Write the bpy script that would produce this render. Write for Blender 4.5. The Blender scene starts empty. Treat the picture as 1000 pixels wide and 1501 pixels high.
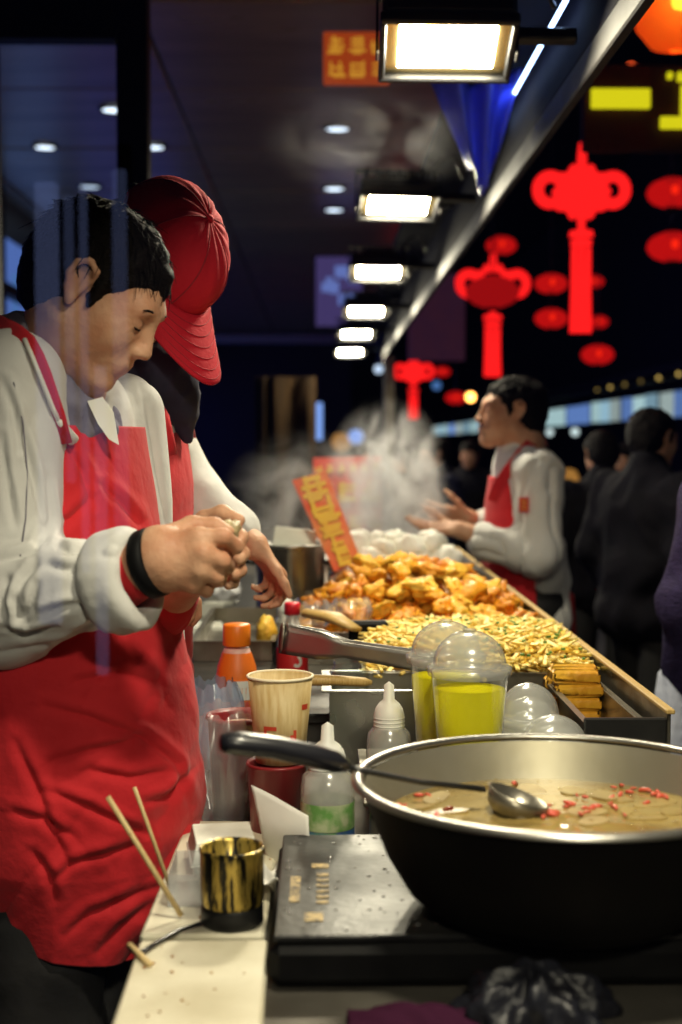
import bpy, math, random
import numpy as np
from mathutils import Vector, Matrix
random.seed(7)
RNG = np.random.default_rng(7)
S = bpy.context.scene
COL = S.collection

# ------------------------------------------------------------------ camera, world, exposure
EYE = Vector((0, 0, 1.45)); FPX = 2000.0
PITCH = math.atan(100 / FPX); YAW = math.atan(30 / FPX)
cd = bpy.data.cameras.new('camera'); cam = bpy.data.objects.new('camera', cd); COL.objects.link(cam)
cam.location = EYE; cam.rotation_euler = (math.pi / 2 - PITCH, 0, -YAW)
cd.sensor_width = 36; cd.lens = 36 * FPX / 1501; cd.clip_start = 0.05; cd.clip_end = 500
cd.dof.use_dof = True; cd.dof.focus_distance = 2.15; cd.dof.aperture_fstop = 3.2
S.camera = cam
w = bpy.data.worlds.new('World'); S.world = w; w.use_nodes = True
w.node_tree.nodes['Background'].inputs[0].default_value = (0.004, 0.005, 0.016, 1)
w.node_tree.nodes['Background'].inputs[1].default_value = 1.0
S.view_settings.view_transform = 'Standard'; S.view_settings.look = 'None'
S.view_settings.exposure = 0.0; S.view_settings.gamma = 1.0
try:
    S.cycles.use_denoising = True; S.cycles.max_bounces = 8; S.cycles.transparent_max_bounces = 24
    S.cycles.sample_clamp_indirect = 4.0; S.cycles.volume_step_rate = 1.0; S.cycles.volume_bounces = 2
    S.cycles.caustics_reflective = False; S.cycles.caustics_refractive = False
except Exception: pass
CAMR = cam.rotation_euler.to_matrix()
LAMP = 310.0            # radiance of the flood lamp glass

def ray(px, py):
    return CAMR @ Vector(((px - 500) / FPX, -(py - 750.5) / FPX, -1))
def P(px, py, d):
    """the point that stands d metres down the stall (world y) on the sight line of photo pixel px, py"""
    r = ray(px, py); return EYE + r * (d / r.y)
def PZ(px, py, z):
    r = ray(px, py); return EYE + r * ((z - EYE.z) / r.z)

# ------------------------------------------------------------------ materials
def mat(name, col, rough=.5, metal=0., col2=None, vs=8., bump=0., bs=60., emit=None, es=0., spec=.5, sss=0., coat=0.,
        detail=4., lo=.35, hi=.65, rv=0., stretch=None, sheen=0.):
    m = bpy.data.materials.new(name); m.use_nodes = True
    nt = m.node_tree; N = nt.nodes; L = nt.links; b = N['Principled BSDF']
    b.inputs['Base Color'].default_value = (*col, 1); b.inputs['Roughness'].default_value = rough
    b.inputs['Metallic'].default_value = metal; b.inputs['Specular IOR Level'].default_value = spec
    b.inputs['Coat Weight'].default_value = coat; b.inputs['Sheen Weight'].default_value = sheen
    if sss:
        b.inputs['Subsurface Weight'].default_value = sss; b.inputs['Subsurface Radius'].default_value = (.012, .005, .003)
        b.inputs['Subsurface Scale'].default_value = 1.0
    if emit:
        b.inputs['Emission Color'].default_value = (*emit, 1); b.inputs['Emission Strength'].default_value = es
    tc = N.new('ShaderNodeTexCoord'); src = tc.outputs['Object']
    if stretch:
        mp = N.new('ShaderNodeMapping'); mp.inputs['Scale'].default_value = stretch; L.new(src, mp.inputs[0]); src = mp.outputs[0]
    if col2:
        n = N.new('ShaderNodeTexNoise'); n.inputs['Scale'].default_value = vs; n.inputs['Detail'].default_value = detail
        L.new(src, n.inputs['Vector'])
        r = N.new('ShaderNodeValToRGB'); r.color_ramp.elements[0].position = lo; r.color_ramp.elements[1].position = hi
        r.color_ramp.elements[0].color = (*col, 1); r.color_ramp.elements[1].color = (*col2, 1)
        L.new(n.outputs['Fac'], r.inputs[0]); L.new(r.outputs[0], b.inputs['Base Color'])
        if emit is None and rv:
            mr = N.new('ShaderNodeMapRange'); mr.inputs[3].default_value = max(0, rough - rv); mr.inputs[4].default_value = min(1, rough + rv)
            L.new(n.outputs['Fac'], mr.inputs[0]); L.new(mr.outputs[0], b.inputs['Roughness'])
    if bump:
        n2 = N.new('ShaderNodeTexNoise'); n2.inputs['Scale'].default_value = bs; n2.inputs['Detail'].default_value = 5
        L.new(src, n2.inputs['Vector'])
        bp = N.new('ShaderNodeBump'); bp.inputs['Strength'].default_value = bump; bp.inputs['Distance'].default_value = .01
        L.new(n2.outputs['Fac'], bp.inputs['Height']); L.new(bp.outputs[0], b.inputs['Normal'])
    return m
def clear(name, tint=(1, 1, 1), rough=.08, base=.04, haze=0.0, hazecol=(.8, .8, .8)):
    """thin clear plastic or glass: see-through with Fresnel gloss"""
    m = bpy.data.materials.new(name); m.use_nodes = True; nt = m.node_tree; N = nt.nodes; L = nt.links
    N.remove(N['Principled BSDF']); out = N['Material Output']
    t = N.new('ShaderNodeBsdfTransparent'); t.inputs[0].default_value = (*tint, 1)
    g = N.new('ShaderNodeBsdfGlossy'); g.inputs['Roughness'].default_value = rough
    f = N.new('ShaderNodeFresnel'); ge = N.new('ShaderNodeNewGeometry'); io = N.new('ShaderNodeMapRange'); io.inputs[3].default_value = 1.45; io.inputs[4].default_value = 1 / 1.45
    L.new(ge.outputs['Backfacing'], io.inputs[0]); L.new(io.outputs[0], f.inputs[0])     # a thin sheet reflects alike from both sides
    a = N.new('ShaderNodeMath'); a.operation = 'ADD'; a.inputs[1].default_value = base - .04; a.use_clamp = True
    mx = N.new('ShaderNodeMixShader'); L.new(f.outputs[0], a.inputs[0]); L.new(a.outputs[0], mx.inputs[0])
    src = t
    if haze:
        d = N.new('ShaderNodeBsdfDiffuse'); d.inputs[0].default_value = (*hazecol, 1)
        m2 = N.new('ShaderNodeMixShader'); m2.inputs[0].default_value = haze
        L.new(t.outputs[0], m2.inputs[1]); L.new(d.outputs[0], m2.inputs[2]); src = m2
    L.new(src.outputs[0], mx.inputs[1]); L.new(g.outputs[0], mx.inputs[2]); L.new(mx.outputs[0], out.inputs[0])
    return m
def emis(name, col, s):
    m = bpy.data.materials.new(name); m.use_nodes = True; nt = m.node_tree; nt.nodes.remove(nt.nodes['Principled BSDF'])
    e = nt.nodes.new('ShaderNodeEmission'); e.inputs[0].default_value = (*col, 1); e.inputs[1].default_value = s
    nt.links.new(e.outputs[0], nt.nodes['Material Output'].inputs[0]); return m

def translucent(name, col, col2, f=.6, vs=4., bump=0.):
    m = mat(name, col, .25, 0, col2, vs, bump=bump, bs=12); nt = m.node_tree; N = nt.nodes; L = nt.links; b = N['Principled BSDF']
    t = N.new('ShaderNodeBsdfTranslucent'); L.new(b.inputs['Base Color'].links[0].from_socket, t.inputs[0]); x = N.new('ShaderNodeMixShader'); x.inputs[0].default_value = f
    L.new(b.outputs[0], x.inputs[1]); L.new(t.outputs[0], x.inputs[2]); L.new(x.outputs[0], N['Material Output'].inputs[0]); return m
def liquid(name, col, dens):
    m = bpy.data.materials.new(name); m.use_nodes = True; nt = m.node_tree; N = nt.nodes; L = nt.links; N.remove(N['Principled BSDF'])
    t = N.new('ShaderNodeBsdfTransparent'); t.inputs[0].default_value = (*col, 1); d = N.new('ShaderNodeBsdfTranslucent'); d.inputs[0].default_value = (*col, 1); e = N.new('ShaderNodeBsdfDiffuse'); e.inputs[0].default_value = (*col, 1)
    x = N.new('ShaderNodeMixShader'); x.inputs[0].default_value = .85; L.new(d.outputs[0], x.inputs[1]); L.new(e.outputs[0], x.inputs[2]); y = N.new('ShaderNodeMixShader'); y.inputs[0].default_value = dens
    L.new(t.outputs[0], y.inputs[1]); L.new(x.outputs[0], y.inputs[2]); L.new(y.outputs[0], N['Material Output'].inputs[0]); return m
M = {}
M['steel'] = mat('steel', (.42, .41, .39), .3, .95, (.3, .29, .26), 6, bump=.05, bs=40, rv=.12)
M['steel_worn'] = mat('steel_worn', (.34, .32, .27), .34, .85, (.16, .14, .10), 9, bump=.08, bs=30, rv=.15)
M['steel_dark'] = mat('steel_dark', (.06, .058, .055), .35, .7, (.03, .03, .03), 14, rv=.1)
M['bowl'] = mat('bowl', (.52, .49, .40), .42, .8, (.36, .33, .24), 5, bump=.05, bs=25, rv=.12)
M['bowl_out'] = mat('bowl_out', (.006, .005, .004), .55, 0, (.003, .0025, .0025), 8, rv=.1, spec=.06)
M['black'] = mat('black', (.003, .003, .0035), .55, 0, (.006, .006, .0065), 20, bump=.05, spec=.08)
M['black_gloss'] = mat('black_gloss', (.008, .008, .009), .38, 0, (.030, .030, .028), 11, bump=.06, bs=80, rv=.14, lo=.50, hi=.78, spec=.22, detail=8)
M['rubber'] = mat('rubber', (.012, .012, .016), .32, 0, coat=.3)
M['print'] = mat('print', (.50, .36, .14), .6, 0, (.12, .09, .05), 160, lo=.40, hi=.62)
M['board'] = mat('board', (.70, .66, .52), .5, 0, (.50, .45, .32), 7, bump=.12, bs=35, rv=.1)
M['counter'] = mat('counter', (.20, .185, .16), .36, .6, (.10, .09, .075), 7, bump=.07, bs=30, rv=.12)
M['white_plastic'] = mat('white_plastic', (.80, .80, .76), .45, 0, (.74, .73, .67), 10, sss=.05)
M['foam'] = mat('foam', (.82, .82, .74), .6, 0, (.72, .72, .62), 12, bump=.06, bs=120)
M['paper'] = mat('paper', (.82, .80, .76), .8, 0, (.72, .70, .64), 7, bump=.15, bs=14)
M['jacket'] = mat('jacket', (.66, .655, .635), .78, 0, (.56, .555, .53), 5, bump=.22, bs=26, sheen=.15)
M['apron'] = mat('apron', (.58, .022, .030), .8, 0, (.48, .015, .022), 6, bump=.18, bs=60, sheen=.08, spec=.2)
M['apron_dark'] = mat('apron_dark', (.30, .012, .018), .7, 0, (.2, .01, .014), 8, bump=.2, bs=30)
M['cap'] = mat('cap', (.62, .016, .032), .8, 0, (.52, .012, .026), 8, bump=.15, bs=140, spec=.2)
M['navy'] = mat('navy', (.02, .02, .045), .8, 0, (.035, .03, .07), 8, bump=.2, bs=40)
M['collar'] = mat('collar', (.22, .20, .25), .85, 0, (.14, .13, .17), 14, bump=.3, bs=60)
M['trousers'] = mat('trousers', (.012, .012, .013), .7, 0, (.02, .019, .02), 10, bump=.25, bs=24)
M['skin'] = mat('skin', (.60, .345, .215), .54, 0, (.50, .235, .135), 22, bump=.2, bs=110, sss=.12, spec=.35)
M['lips'] = mat('lips', (.38, .13, .11), .4)
M['hair'] = mat('hair', (.004, .0033, .0033), .6, 0, (.008, .006, .006), 60, bump=.5, bs=120, spec=.07, stretch=(1, 1, 4))
M['red_plastic'] = mat('red_plastic', (.24, .018, .022), .35, 0, (.16, .012, .016), 9)
M['red_cap'] = mat('red_cap', (.72, .02, .04), .35, sss=.05)
M['red_label'] = mat('red_label', (.66, .028, .03), .4, 0, (.58, .02, .022), 20)
M['orange'] = mat('orange', (.88, .22, .012), .38, sss=.05)
M['orange_label'] = mat('orange_label', (.86, .21, .02), .45, 0, (.80, .16, .015), 14)
M['pink'] = mat('pink', (.82, .55, .48), .5, 0, (.78, .42, .36), 22)
M['kraft'] = mat('kraft', (.66, .52, .27), .6, 0, (.52, .36, .14), 26, bump=.05, stretch=(6, 6, .7))
M['cup_in'] = mat('cup_in', (.8, .72, .52), .6)
M['ink'] = mat('ink', (.55, .05, .02), .6)
M['wood'] = mat('wood', (.60, .42, .15), .5, 0, (.45, .28, .08), 30, stretch=(12, 12, 1))
M['stick'] = mat('stick', (.64, .49, .24), .6, 0, (.52, .36, .15), 40, stretch=(14, 14, 1))
M['gold'] = mat('gold', (.50, .36, .08), .3, .6, (.012, .010, .008), 24, lo=.46, hi=.54, stretch=(5, 5, .8), rv=.1)
M['clear'] = clear('clear', (.96, .97, .96), .07, .06, .05, (.9, .9, .88))
M['clear_bag'] = clear('clear_bag', (.93, .94, .96), .2, .08, .16, (.85, .86, .88))
M['clear_soft'] = clear('clear_soft', (.93, .94, .93), .2, .09, .30, (.88, .88, .84))
M['glass'] = clear('glass', (.93, .96, .95), .05, .05, .03)
M['drink'] = liquid('drink', (1, .90, .010), .97)
M['fry'] = [mat('fry%d' % i, c, .42, 0, c2, 34, bump=.7, bs=70, spec=.5, rv=.15) for i, (c, c2) in enumerate((
    ((.90, .45, .03), (.78, .30, .014)), ((.92, .54, .05), (.82, .36, .02)), ((.82, .34, .018), (.62, .18, .008)), ((.94, .60, .08), (.84, .42, .03))))]
M['bun'] = mat('bun', (.90, .88, .80), .6, 0, (.86, .83, .72), 10, bump=.15, bs=30, sss=.1)
M['egg'] = mat('egg', (.86, .58, .08), .45, 0, (.84, .70, .24), 40, bump=.4, bs=60, rv=.1)
M['green'] = mat('green', (.10, .26, .03), .5)
M['tofu'] = mat('tofu', (.80, .44, .04), .42, 0, (.62, .28, .02), 30, bump=.4, bs=60)
M['soup'] = mat('soup', (.38, .28, .10), .14, 0, (.26, .17, .045), 9, bump=.25, bs=14, coat=.5, lo=.4, hi=.62)
M['slice'] = mat('slice', (.38, .28, .10), .3, 0, (.30, .21, .07), 30)
M['chili'] = mat('chili', (.62, .06, .035), .35, 0, (.5, .16, .08), 40)
M['ceil'] = mat('ceil', (.62, .43, .18), .30, .1, (.40, .27, .12), 1.3, bump=.05, bs=3, stretch=(.5, 3, 1), rv=.08)
M['ceil_joint'] = mat('ceil_joint', (.012, .010, .010), .6)
M['dark_wall'] = mat('dark_wall', (.020, .018, .022), .6, 0, (.035, .026, .022), 1.5)
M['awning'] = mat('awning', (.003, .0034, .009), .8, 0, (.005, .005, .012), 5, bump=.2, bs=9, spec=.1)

M['bluecloth'] = translucent('bluecloth', (.30, .36, .98), (.22, .26, .90), .6, 6, .25)
M['pavement'] = mat('pavement', (.045, .045, .045), .45, 0, (.028, .028, .03), 3, bump=.2, bs=14)
M['tile'] = mat('tile', (.22, .20, .165), .4, 0, (.15, .13, .10), 5, bump=.1, bs=14)
M['facade'] = mat('facade', (.030, .018, .016), .8, 0, (.016, .012, .014), 1.2)
M['curtain'] = mat('curtain', (.045, .025, .010), .9, 0, (.012, .008, .005), 5, spec=.1, stretch=(6, 6, .5), bump=.3)
M['lampglass'] = emis('lampglass', (1.0, .90, .66), LAMP)
M['reflector'] = mat('reflector', (.78, .62, .30), .25, .9)
M['lampcase'] = mat('lampcase', (.02, .021, .024), .45, .3, bump=.05)
M['led_red'] = emis('led_red', (1, .012, .012), 1.35)
M['led_red_dim'] = emis('led_red_dim', (1, .012, .014), .34)
M['led_yellow'] = emis('led_yellow', (.80, .72, .01), .95)
M['bulb_warm'] = emis('bulb_warm', (1, .42, .08), 9)
M['bulb_red'] = emis('bulb_red', (1, .10, .02), 2.2)
M['downlight'] = emis('downlight', (.72, .85, 1), 2.6)
M['downlight_dim'] = emis('downlight_dim', (.62, .78, 1), 1.1)
M['blue_panel'] = emis('blue_panel', (.040, .075, .22), 2.0)
M['blue_deep'] = emis('blue_deep', (.016, .020, .14), 2.6)
M['blue_tube'] = emis('blue_tube', (.12, .30, .75), .55)
M['violet'] = emis('violet', (.10, .07, .24), .55)
M['lightbox'] = emis('lightbox', (.46, .68, .86), 1.0)
M['lightbox_b'] = emis('lightbox_b', (.24, .42, .95), 1.0)
M['lightbox_w'] = emis('lightbox_w', (.70, .86, .86), 1.0)
M['warm_win'] = emis('warm_win', (.75, .34, .07), .5)
M['sign_red'] = mat('sign_red', (.86, .075, .035), .5, 0, (.66, .04, .025), 8, emit=None)
M['sign_orange'] = mat('sign_orange', (.86, .10, .04), .5, 0, (.90, .30, .08), 7)
M['sign_glow'] = emis('sign_glow', (.75, .10, .02), .42)
M['sign_ink_glow'] = emis('sign_ink_glow', (.95, .42, .04), .6)
M['sign_yellow'] = mat('sign_yellow', (.92, .60, .06), .5, 0, (.88, .5, .05), 10)

def lantern_mat():
    m = bpy.data.materials.new('lantern_paper'); m.use_nodes = True; nt = m.node_tree; N = nt.nodes; L = nt.links
    N.remove(N['Principled BSDF'])
    e = N.new('ShaderNodeEmission'); e.inputs[0].default_value = (1, .012, .012, 1); e.inputs[1].default_value = .62
    t = N.new('ShaderNodeBsdfTransparent'); t.inputs[0].default_value = (1, .22, .06, 1)
    x = N.new('ShaderNodeMixShader'); x.inputs[0].default_value = .35
    L.new(e.outputs[0], x.inputs[1]); L.new(t.outputs[0], x.inputs[2]); L.new(x.outputs[0], N['Material Output'].inputs[0]); return m
M['lantern'] = lantern_mat()

# ------------------------------------------------------------------ mesh helpers
def link(name, me, m=None, parent=None, smooth=False):
    o = bpy.data.objects.new(name, me); COL.objects.link(o)
    if m is not None: me.materials.append(m)
    if smooth: me.polygons.foreach_set('use_smooth', [True] * len(me.polygons))
    if parent is not None: o.parent = parent
    return o
def tag(o, label=None, cat=None, group=None, kind=None):
    if label: o['label'] = label
    if cat: o['category'] = cat
    if group: o['group'] = group
    if kind: o['kind'] = kind
    return o
def thing(name, label, cat, loc=(0, 0, 0), group=None, rz=0.):
    o = bpy.data.objects.new(name, None); COL.objects.link(o); o.location = loc; o.rotation_euler = (0, 0, rz)
    o.empty_display_size = .05
    return tag(o, label, cat, group)
def copy_tree(o, parent=None):
    c = o.copy(); COL.objects.link(c)
    if parent is not None: c.parent = parent
    for ch in list(o.children): copy_tree(ch, c)
    return c
class MB:
    def __init__(s, off=(0, 0, 0)): s.v = []; s.f = []; s.off = Vector(off)
    def add(s, vs, fs):
        n = len(s.v); s.v += [tuple(Vector(v) - s.off) for v in vs]; s.f += [tuple(i + n for i in f) for f in fs]; return s
    def box(s, c, d, R=None):
        c = Vector(c); R = R or Matrix.Identity(3)
        vs = [c + R @ Vector((x * d[0] / 2, y * d[1] / 2, z * d[2] / 2)) for x in (-1, 1) for y in (-1, 1) for z in (-1, 1)]
        return s.add(vs, [(0, 1, 3, 2), (4, 6, 7, 5), (0, 4, 5, 1), (2, 3, 7, 6), (0, 2, 6, 4), (1, 5, 7, 3)])
    def bbox(s, c, d, b=.004, R=None):
        """box with chamfered edges"""
        c = Vector(c); R = R or Matrix.Identity(3); h = [x / 2 for x in d]; b = min(b, *[x * .45 for x in h])
        idx = {}; vs = []
        for sx in (-1, 1):
            for sy in (-1, 1):
                for sz in (-1, 1):
                    for ax in range(3):
                        q = [sx * (h[0] - b), sy * (h[1] - b), sz * (h[2] - b)]; q[ax] = (sx, sy, sz)[ax] * h[ax]
                        idx[(sx, sy, sz, ax)] = len(vs); vs.append(c + R @ Vector(q))
        fs = []
        def g(*k): return idx[k]
        for a in (-1, 1):
            fs.append([g(a, y, z, 0) for y, z in ((-1, -1), (1, -1), (1, 1), (-1, 1))][::a])
            fs.append([g(x, a, z, 1) for x, z in ((-1, -1), (-1, 1), (1, 1), (1, -1))][::a])
            fs.append([g(x, y, a, 2) for x, y in ((-1, -1), (1, -1), (1, 1), (-1, 1))][::a])
        for p in (-1, 1):
            for q in (-1, 1):
                fs.append((g(p, q, -1, 0), g(p, q, 1, 0), g(p, q, 1, 1), g(p, q, -1, 1)))
                fs.append((g(p, -1, q, 0), g(p, 1, q, 0), g(p, 1, q, 2), g(p, -1, q, 2)))
                fs.append((g(-1, p, q, 1), g(1, p, q, 1), g(1, p, q, 2), g(-1, p, q, 2)))
                for r in (-1, 1): fs.append((g(p, q, r, 0), g(p, q, r, 1), g(p, q, r, 2)))
        return s.add(vs, fs)
    def tube(s, pts, rad, n=10, caps=True, flat=None):
        pts = [Vector(p) for p in pts]; k = len(pts)
        if not hasattr(rad, '__len__'): rad = [rad] * k
        vs = []; up = None
        for i, p in enumerate(pts):
            t = (pts[min(i + 1, k - 1)] - pts[max(i - 1, 0)]).normalized()
            if up is None: up = t.orthogonal().normalized() if flat is None else (Vector(flat) - t * t.dot(Vector(flat))).normalized()
            up = (up - t * t.dot(up)).normalized(); sd = t.cross(up)
            ra, rb = rad[i] if hasattr(rad[i], '__len__') else (rad[i], rad[i])
            for j in range(n):
                a = 2 * math.pi * j / n; vs.append(p + up * math.cos(a) * ra + sd * math.sin(a) * rb)
        fs = [(i * n + j, i * n + (j + 1) % n, (i + 1) * n + (j + 1) % n, (i + 1) * n + j) for i in range(k - 1) for j in range(n)]
        if caps: fs += [tuple(range(n))[::-1], tuple(range((k - 1) * n, k * n))]
        return s.add(vs, fs)
    def lathe(s, prof, c=(0, 0, 0), n=32, R=None, closed=False):
        c = Vector(c); R = R or Matrix.Identity(3); vs = []
        for r, z in prof:
            for j in range(n):
                a = 2 * math.pi * j / n; vs.append(c + R @ Vector((r * math.cos(a), r * math.sin(a), z)))
        k = len(prof)
        fs = [(i * n + j, i * n + (j + 1) % n, (i + 1) * n + (j + 1) % n, (i + 1) * n + j) for i in range(k - 1) for j in range(n)]
        if prof[0][0] > 1e-6 and not closed: fs.append(tuple(range(n))[::-1])
        if prof[-1][0] > 1e-6 and not closed: fs.append(tuple(range((k - 1) * n, k * n)))
        return s.add(vs, fs)
    def grid(s, fn, nu, nv, close_u=False):
        vs = [fn(i / nu, j / nv) for j in range(nv + 1) for i in range(nu + (0 if close_u else 1))]
        w_ = nu + (0 if close_u else 1)
        fs = [(j * w_ + i, j * w_ + (i + 1) % w_, (j + 1) * w_ + (i + 1) % w_, (j + 1) * w_ + i) for j in range(nv) for i in range(nu)]
        return s.add(vs, fs)
    def prism(s, poly, a, b):
        """extrude a 3-D polygon from offset a to offset b"""
        n = len(poly); a = Vector(a); b = Vector(b)
        vs = [Vector(p) + a for p in poly] + [Vector(p) + b for p in poly]
        return s.add(vs, [tuple(range(n))[::-1], tuple(range(n, 2 * n))] + [(i, (i + 1) % n, n + (i + 1) % n, n + i) for i in range(n)])
    def build(s, name, m, parent=None, smooth=False, solid=0., sub=0):
        me = bpy.data.meshes.new(name); me.from_pydata(s.v, [], s.f); me.validate(); me.update()
        o = link(name, me, m, parent, smooth)
        if solid:
            md = o.modifiers.new('thickness', 'SOLIDIFY'); md.thickness = solid; md.offset = 0
        if sub:
            md = o.modifiers.new('smooth', 'SUBSURF'); md.levels = sub; md.render_levels = sub
        return o
def smoothangle(o, deg=35):
    try: o.data.set_sharp_from_angle(angle=math.radians(deg))
    except Exception: pass
    return o

# ------------------------------------------------------------------ noise and signed distance shapes
def _h(ix, iy, iz):
    n = (ix.astype(np.int64) * 374761393 + iy.astype(np.int64) * 668265263 + iz.astype(np.int64) * 2147483647) & 0xffffffff
    n = ((n ^ (n >> 13)) * 1274126177) & 0xffffffff
    return ((n ^ (n >> 16)) & 0xffff) / 65535.0
def vnoise(p):
    i = np.floor(p); f = p - i; f = f * f * (3 - 2 * f); x, y, z = i[:, 0], i[:, 1], i[:, 2]; r = 0
    for a in (0, 1):
        for b in (0, 1):
            for c in (0, 1):
                wgt = (f[:, 0] if a else 1 - f[:, 0]) * (f[:, 1] if b else 1 - f[:, 1]) * (f[:, 2] if c else 1 - f[:, 2])
                r = r + wgt * _h(x + a, y + b, z + c)
    return r * 2 - 1
def fbm(p, o=3):
    r = 0; a = 1.
    for k in range(o): r = r + a * vnoise(p * (2 ** k) + 17.3 * k); a *= .5
    return r
def folds(p, fr=9., amp=.006, st=(1, 1, 1), seed=0.):
    q = p * np.array(st) * fr + seed
    q = q + .7 * np.stack([vnoise(q * .5 + 3), vnoise(q * .5 + 9), vnoise(q * .5 + 21)], 1)
    return amp * ((1 - np.abs(vnoise(q)) * 2.2) * .7 + .5 * vnoise(q * 2.1 + 5))

def creases(p, fr=9., amp=.006, st=(1, 1, 1), seed=0., pw=5.):
    q = p * np.array(st) * fr + seed; q = q + .9 * np.stack([vnoise(q * .6 + 3), vnoise(q * .6 + 9), vnoise(q * .6 + 21)], 1)
    return -amp * (1 - np.abs(vnoise(q))) ** pw * (.4 + .6 * np.clip(vnoise(q * .35 + 40) + .5, 0, 1.3))
def crease_px(V, lines, A, sg):
    """displacement for long cloth creases whose courses are given in photo pixels"""
    Q = (V - np.array(EYE)) @ np.array(CAMR); x = 500 + FPX * Q[:, 0] / -Q[:, 2]; y = 750.5 - FPX * Q[:, 1] / -Q[:, 2]; out = np.zeros(len(V))
    for ln in lines:
        best = np.full(len(V), 1e9); tt = np.zeros(len(V)); n = len(ln) - 1
        for i in range(n):
            ax, ay = ln[i]; bx, by = ln[i + 1]; dx, dy = bx - ax, by - ay; t = np.clip(((x - ax) * dx + (y - ay) * dy) / (dx * dx + dy * dy), 0, 1)
            d = np.hypot(x - ax - t * dx, y - ay - t * dy); sd = np.sign((x - ax) * dy - (y - ay) * dx); m = d < np.abs(best); best = np.where(m, d * np.where(sd == 0, 1, sd), best); tt = np.where(m, (i + t) / n, tt)
        w = np.sin(np.pi * np.clip(tt * .9 + .05, 0, 1)) ** .6; out += A * w * (-np.exp(-(best / sg) ** 2) + .9 * np.exp(-((best - 2.4 * sg) / (1.5 * sg)) ** 2) + .35 * np.exp(-((best + 2.6 * sg) / (1.8 * sg)) ** 2))
    return out
class Sdf:
    def __init__(s, vox): s.vox = vox; s.pr = []
    def ell(s, c, r, R=None, k=.02, op='+'): s.pr.append(('e', np.array(c, float), np.array(r, float), None if R is None else np.array(R, float), k, op)); return s
    def cap(s, a, b, ra, rb=None, k=.02, op='+'): s.pr.append(('c', np.array(a, float), np.array(b, float), (ra, ra if rb is None else rb), k, op)); return s
    def chain(s, pts, rs, k=.006, op='+'):
        for i in range(len(pts) - 1): s.cap(pts[i], pts[i + 1], rs[i], rs[i + 1], k, op)
        return s
    def _bb(s, q):
        if q[0] == 'e': r = max(q[2]) if q[3] is not None else q[2]; return q[1] - r, q[1] + r
        m = max(q[3]); return np.minimum(q[1], q[2]) - m, np.maximum(q[1], q[2]) + m
    def mesh(s, disp=None):
        bb = [s._bb(q) for q in s.pr if q[5] == '+']; v = s.vox
        lo = np.min([b[0] for b in bb], 0) - 4 * v; hi = np.max([b[1] for b in bb], 0) + 4 * v
        n = np.ceil((hi - lo) / v).astype(int) + 1
        g = np.full(n, .05, np.float32)
        for q in s.pr:
            a, b = s._bb(q); mg = q[4] + 3 * v
            i0 = np.clip(np.floor((a - mg - lo) / v).astype(int), 0, n - 1); i1 = np.clip(np.ceil((b + mg - lo) / v).astype(int) + 1, 1, n)
            if np.any(i1 <= i0): continue
            X = (lo[0] + v * np.arange(i0[0], i1[0])).astype(np.float32)[:, None, None]
            Y = (lo[1] + v * np.arange(i0[1], i1[1])).astype(np.float32)[None, :, None]
            Z = (lo[2] + v * np.arange(i0[2], i1[2])).astype(np.float32)[None, None, :]
            if q[0] == 'e':
                x, y, z = X - q[1][0], Y - q[1][1], Z - q[1][2]
                if q[3] is not None:
                    R = q[3]; x, y, z = (R[0, 0] * x + R[1, 0] * y + R[2, 0] * z, R[0, 1] * x + R[1, 1] * y + R[2, 1] * z, R[0, 2] * x + R[1, 2] * y + R[2, 2] * z)
                r = q[2]; k0 = np.sqrt((x / r[0]) ** 2 + (y / r[1]) ** 2 + (z / r[2]) ** 2)
                k1 = np.sqrt((x / r[0] ** 2) ** 2 + (y / r[1] ** 2) ** 2 + (z / r[2] ** 2) ** 2) + 1e-6
                d = k0 * (k0 - 1) / k1
            else:
                ba = q[2] - q[1]; l2 = max(float(ba @ ba), 1e-9); x, y, z = X - q[1][0], Y - q[1][1], Z - q[1][2]
                h = np.clip((x * ba[0] + y * ba[1] + z * ba[2]) / l2, 0, 1)
                d = np.sqrt((x - h * ba[0]) ** 2 + (y - h * ba[1]) ** 2 + (z - h * ba[2]) ** 2) - (q[3][0] + h * (q[3][1] - q[3][0]))
            sl = g[i0[0]:i1[0], i0[1]:i1[1], i0[2]:i1[2]]; k = q[4]
            if q[5] == '+':
                h = np.maximum(k - np.abs(sl - d), 0) / k; sl[...] = np.minimum(sl, d) - h * h * k * .25
            else:
                d = -d; h = np.maximum(k - np.abs(sl - d), 0) / k; sl[...] = np.maximum(sl, d) + h * h * k * .25
        ins = g < 0; cs = np.zeros(np.array(g.shape) - 1, np.uint8)
        for a in (0, 1):
            for b in (0, 1):
                for c in (0, 1): cs += ins[a:g.shape[0] - 1 + a, b:g.shape[1] - 1 + b, c:g.shape[2] - 1 + c]
        act = (cs > 0) & (cs < 8); ci = np.argwhere(act); idx = np.full(act.shape, -1, np.int32); idx[act] = np.arange(len(ci))
        acc = np.zeros((len(ci), 3)); cnt = np.zeros(len(ci))
        for ax in range(3):
            o1, o2 = [i for i in range(3) if i != ax]
            for a in (0, 1):
                for b in (0, 1):
                    p0 = ci.copy(); p0[:, o1] += a; p0[:, o2] += b; p1 = p0.copy(); p1[:, ax] += 1
                    g0 = g[p0[:, 0], p0[:, 1], p0[:, 2]].astype(float); g1 = g[p1[:, 0], p1[:, 1], p1[:, 2]].astype(float)
                    m = (g0 < 0) != (g1 < 0); t = np.where(m, g0 / np.where(m, g0 - g1, 1), 0)
                    q = p0.astype(float); q[:, ax] += t; acc += q * m[:, None]; cnt += m
        V = acc / np.maximum(cnt, 1)[:, None] * v + lo
        Fs = []
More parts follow.
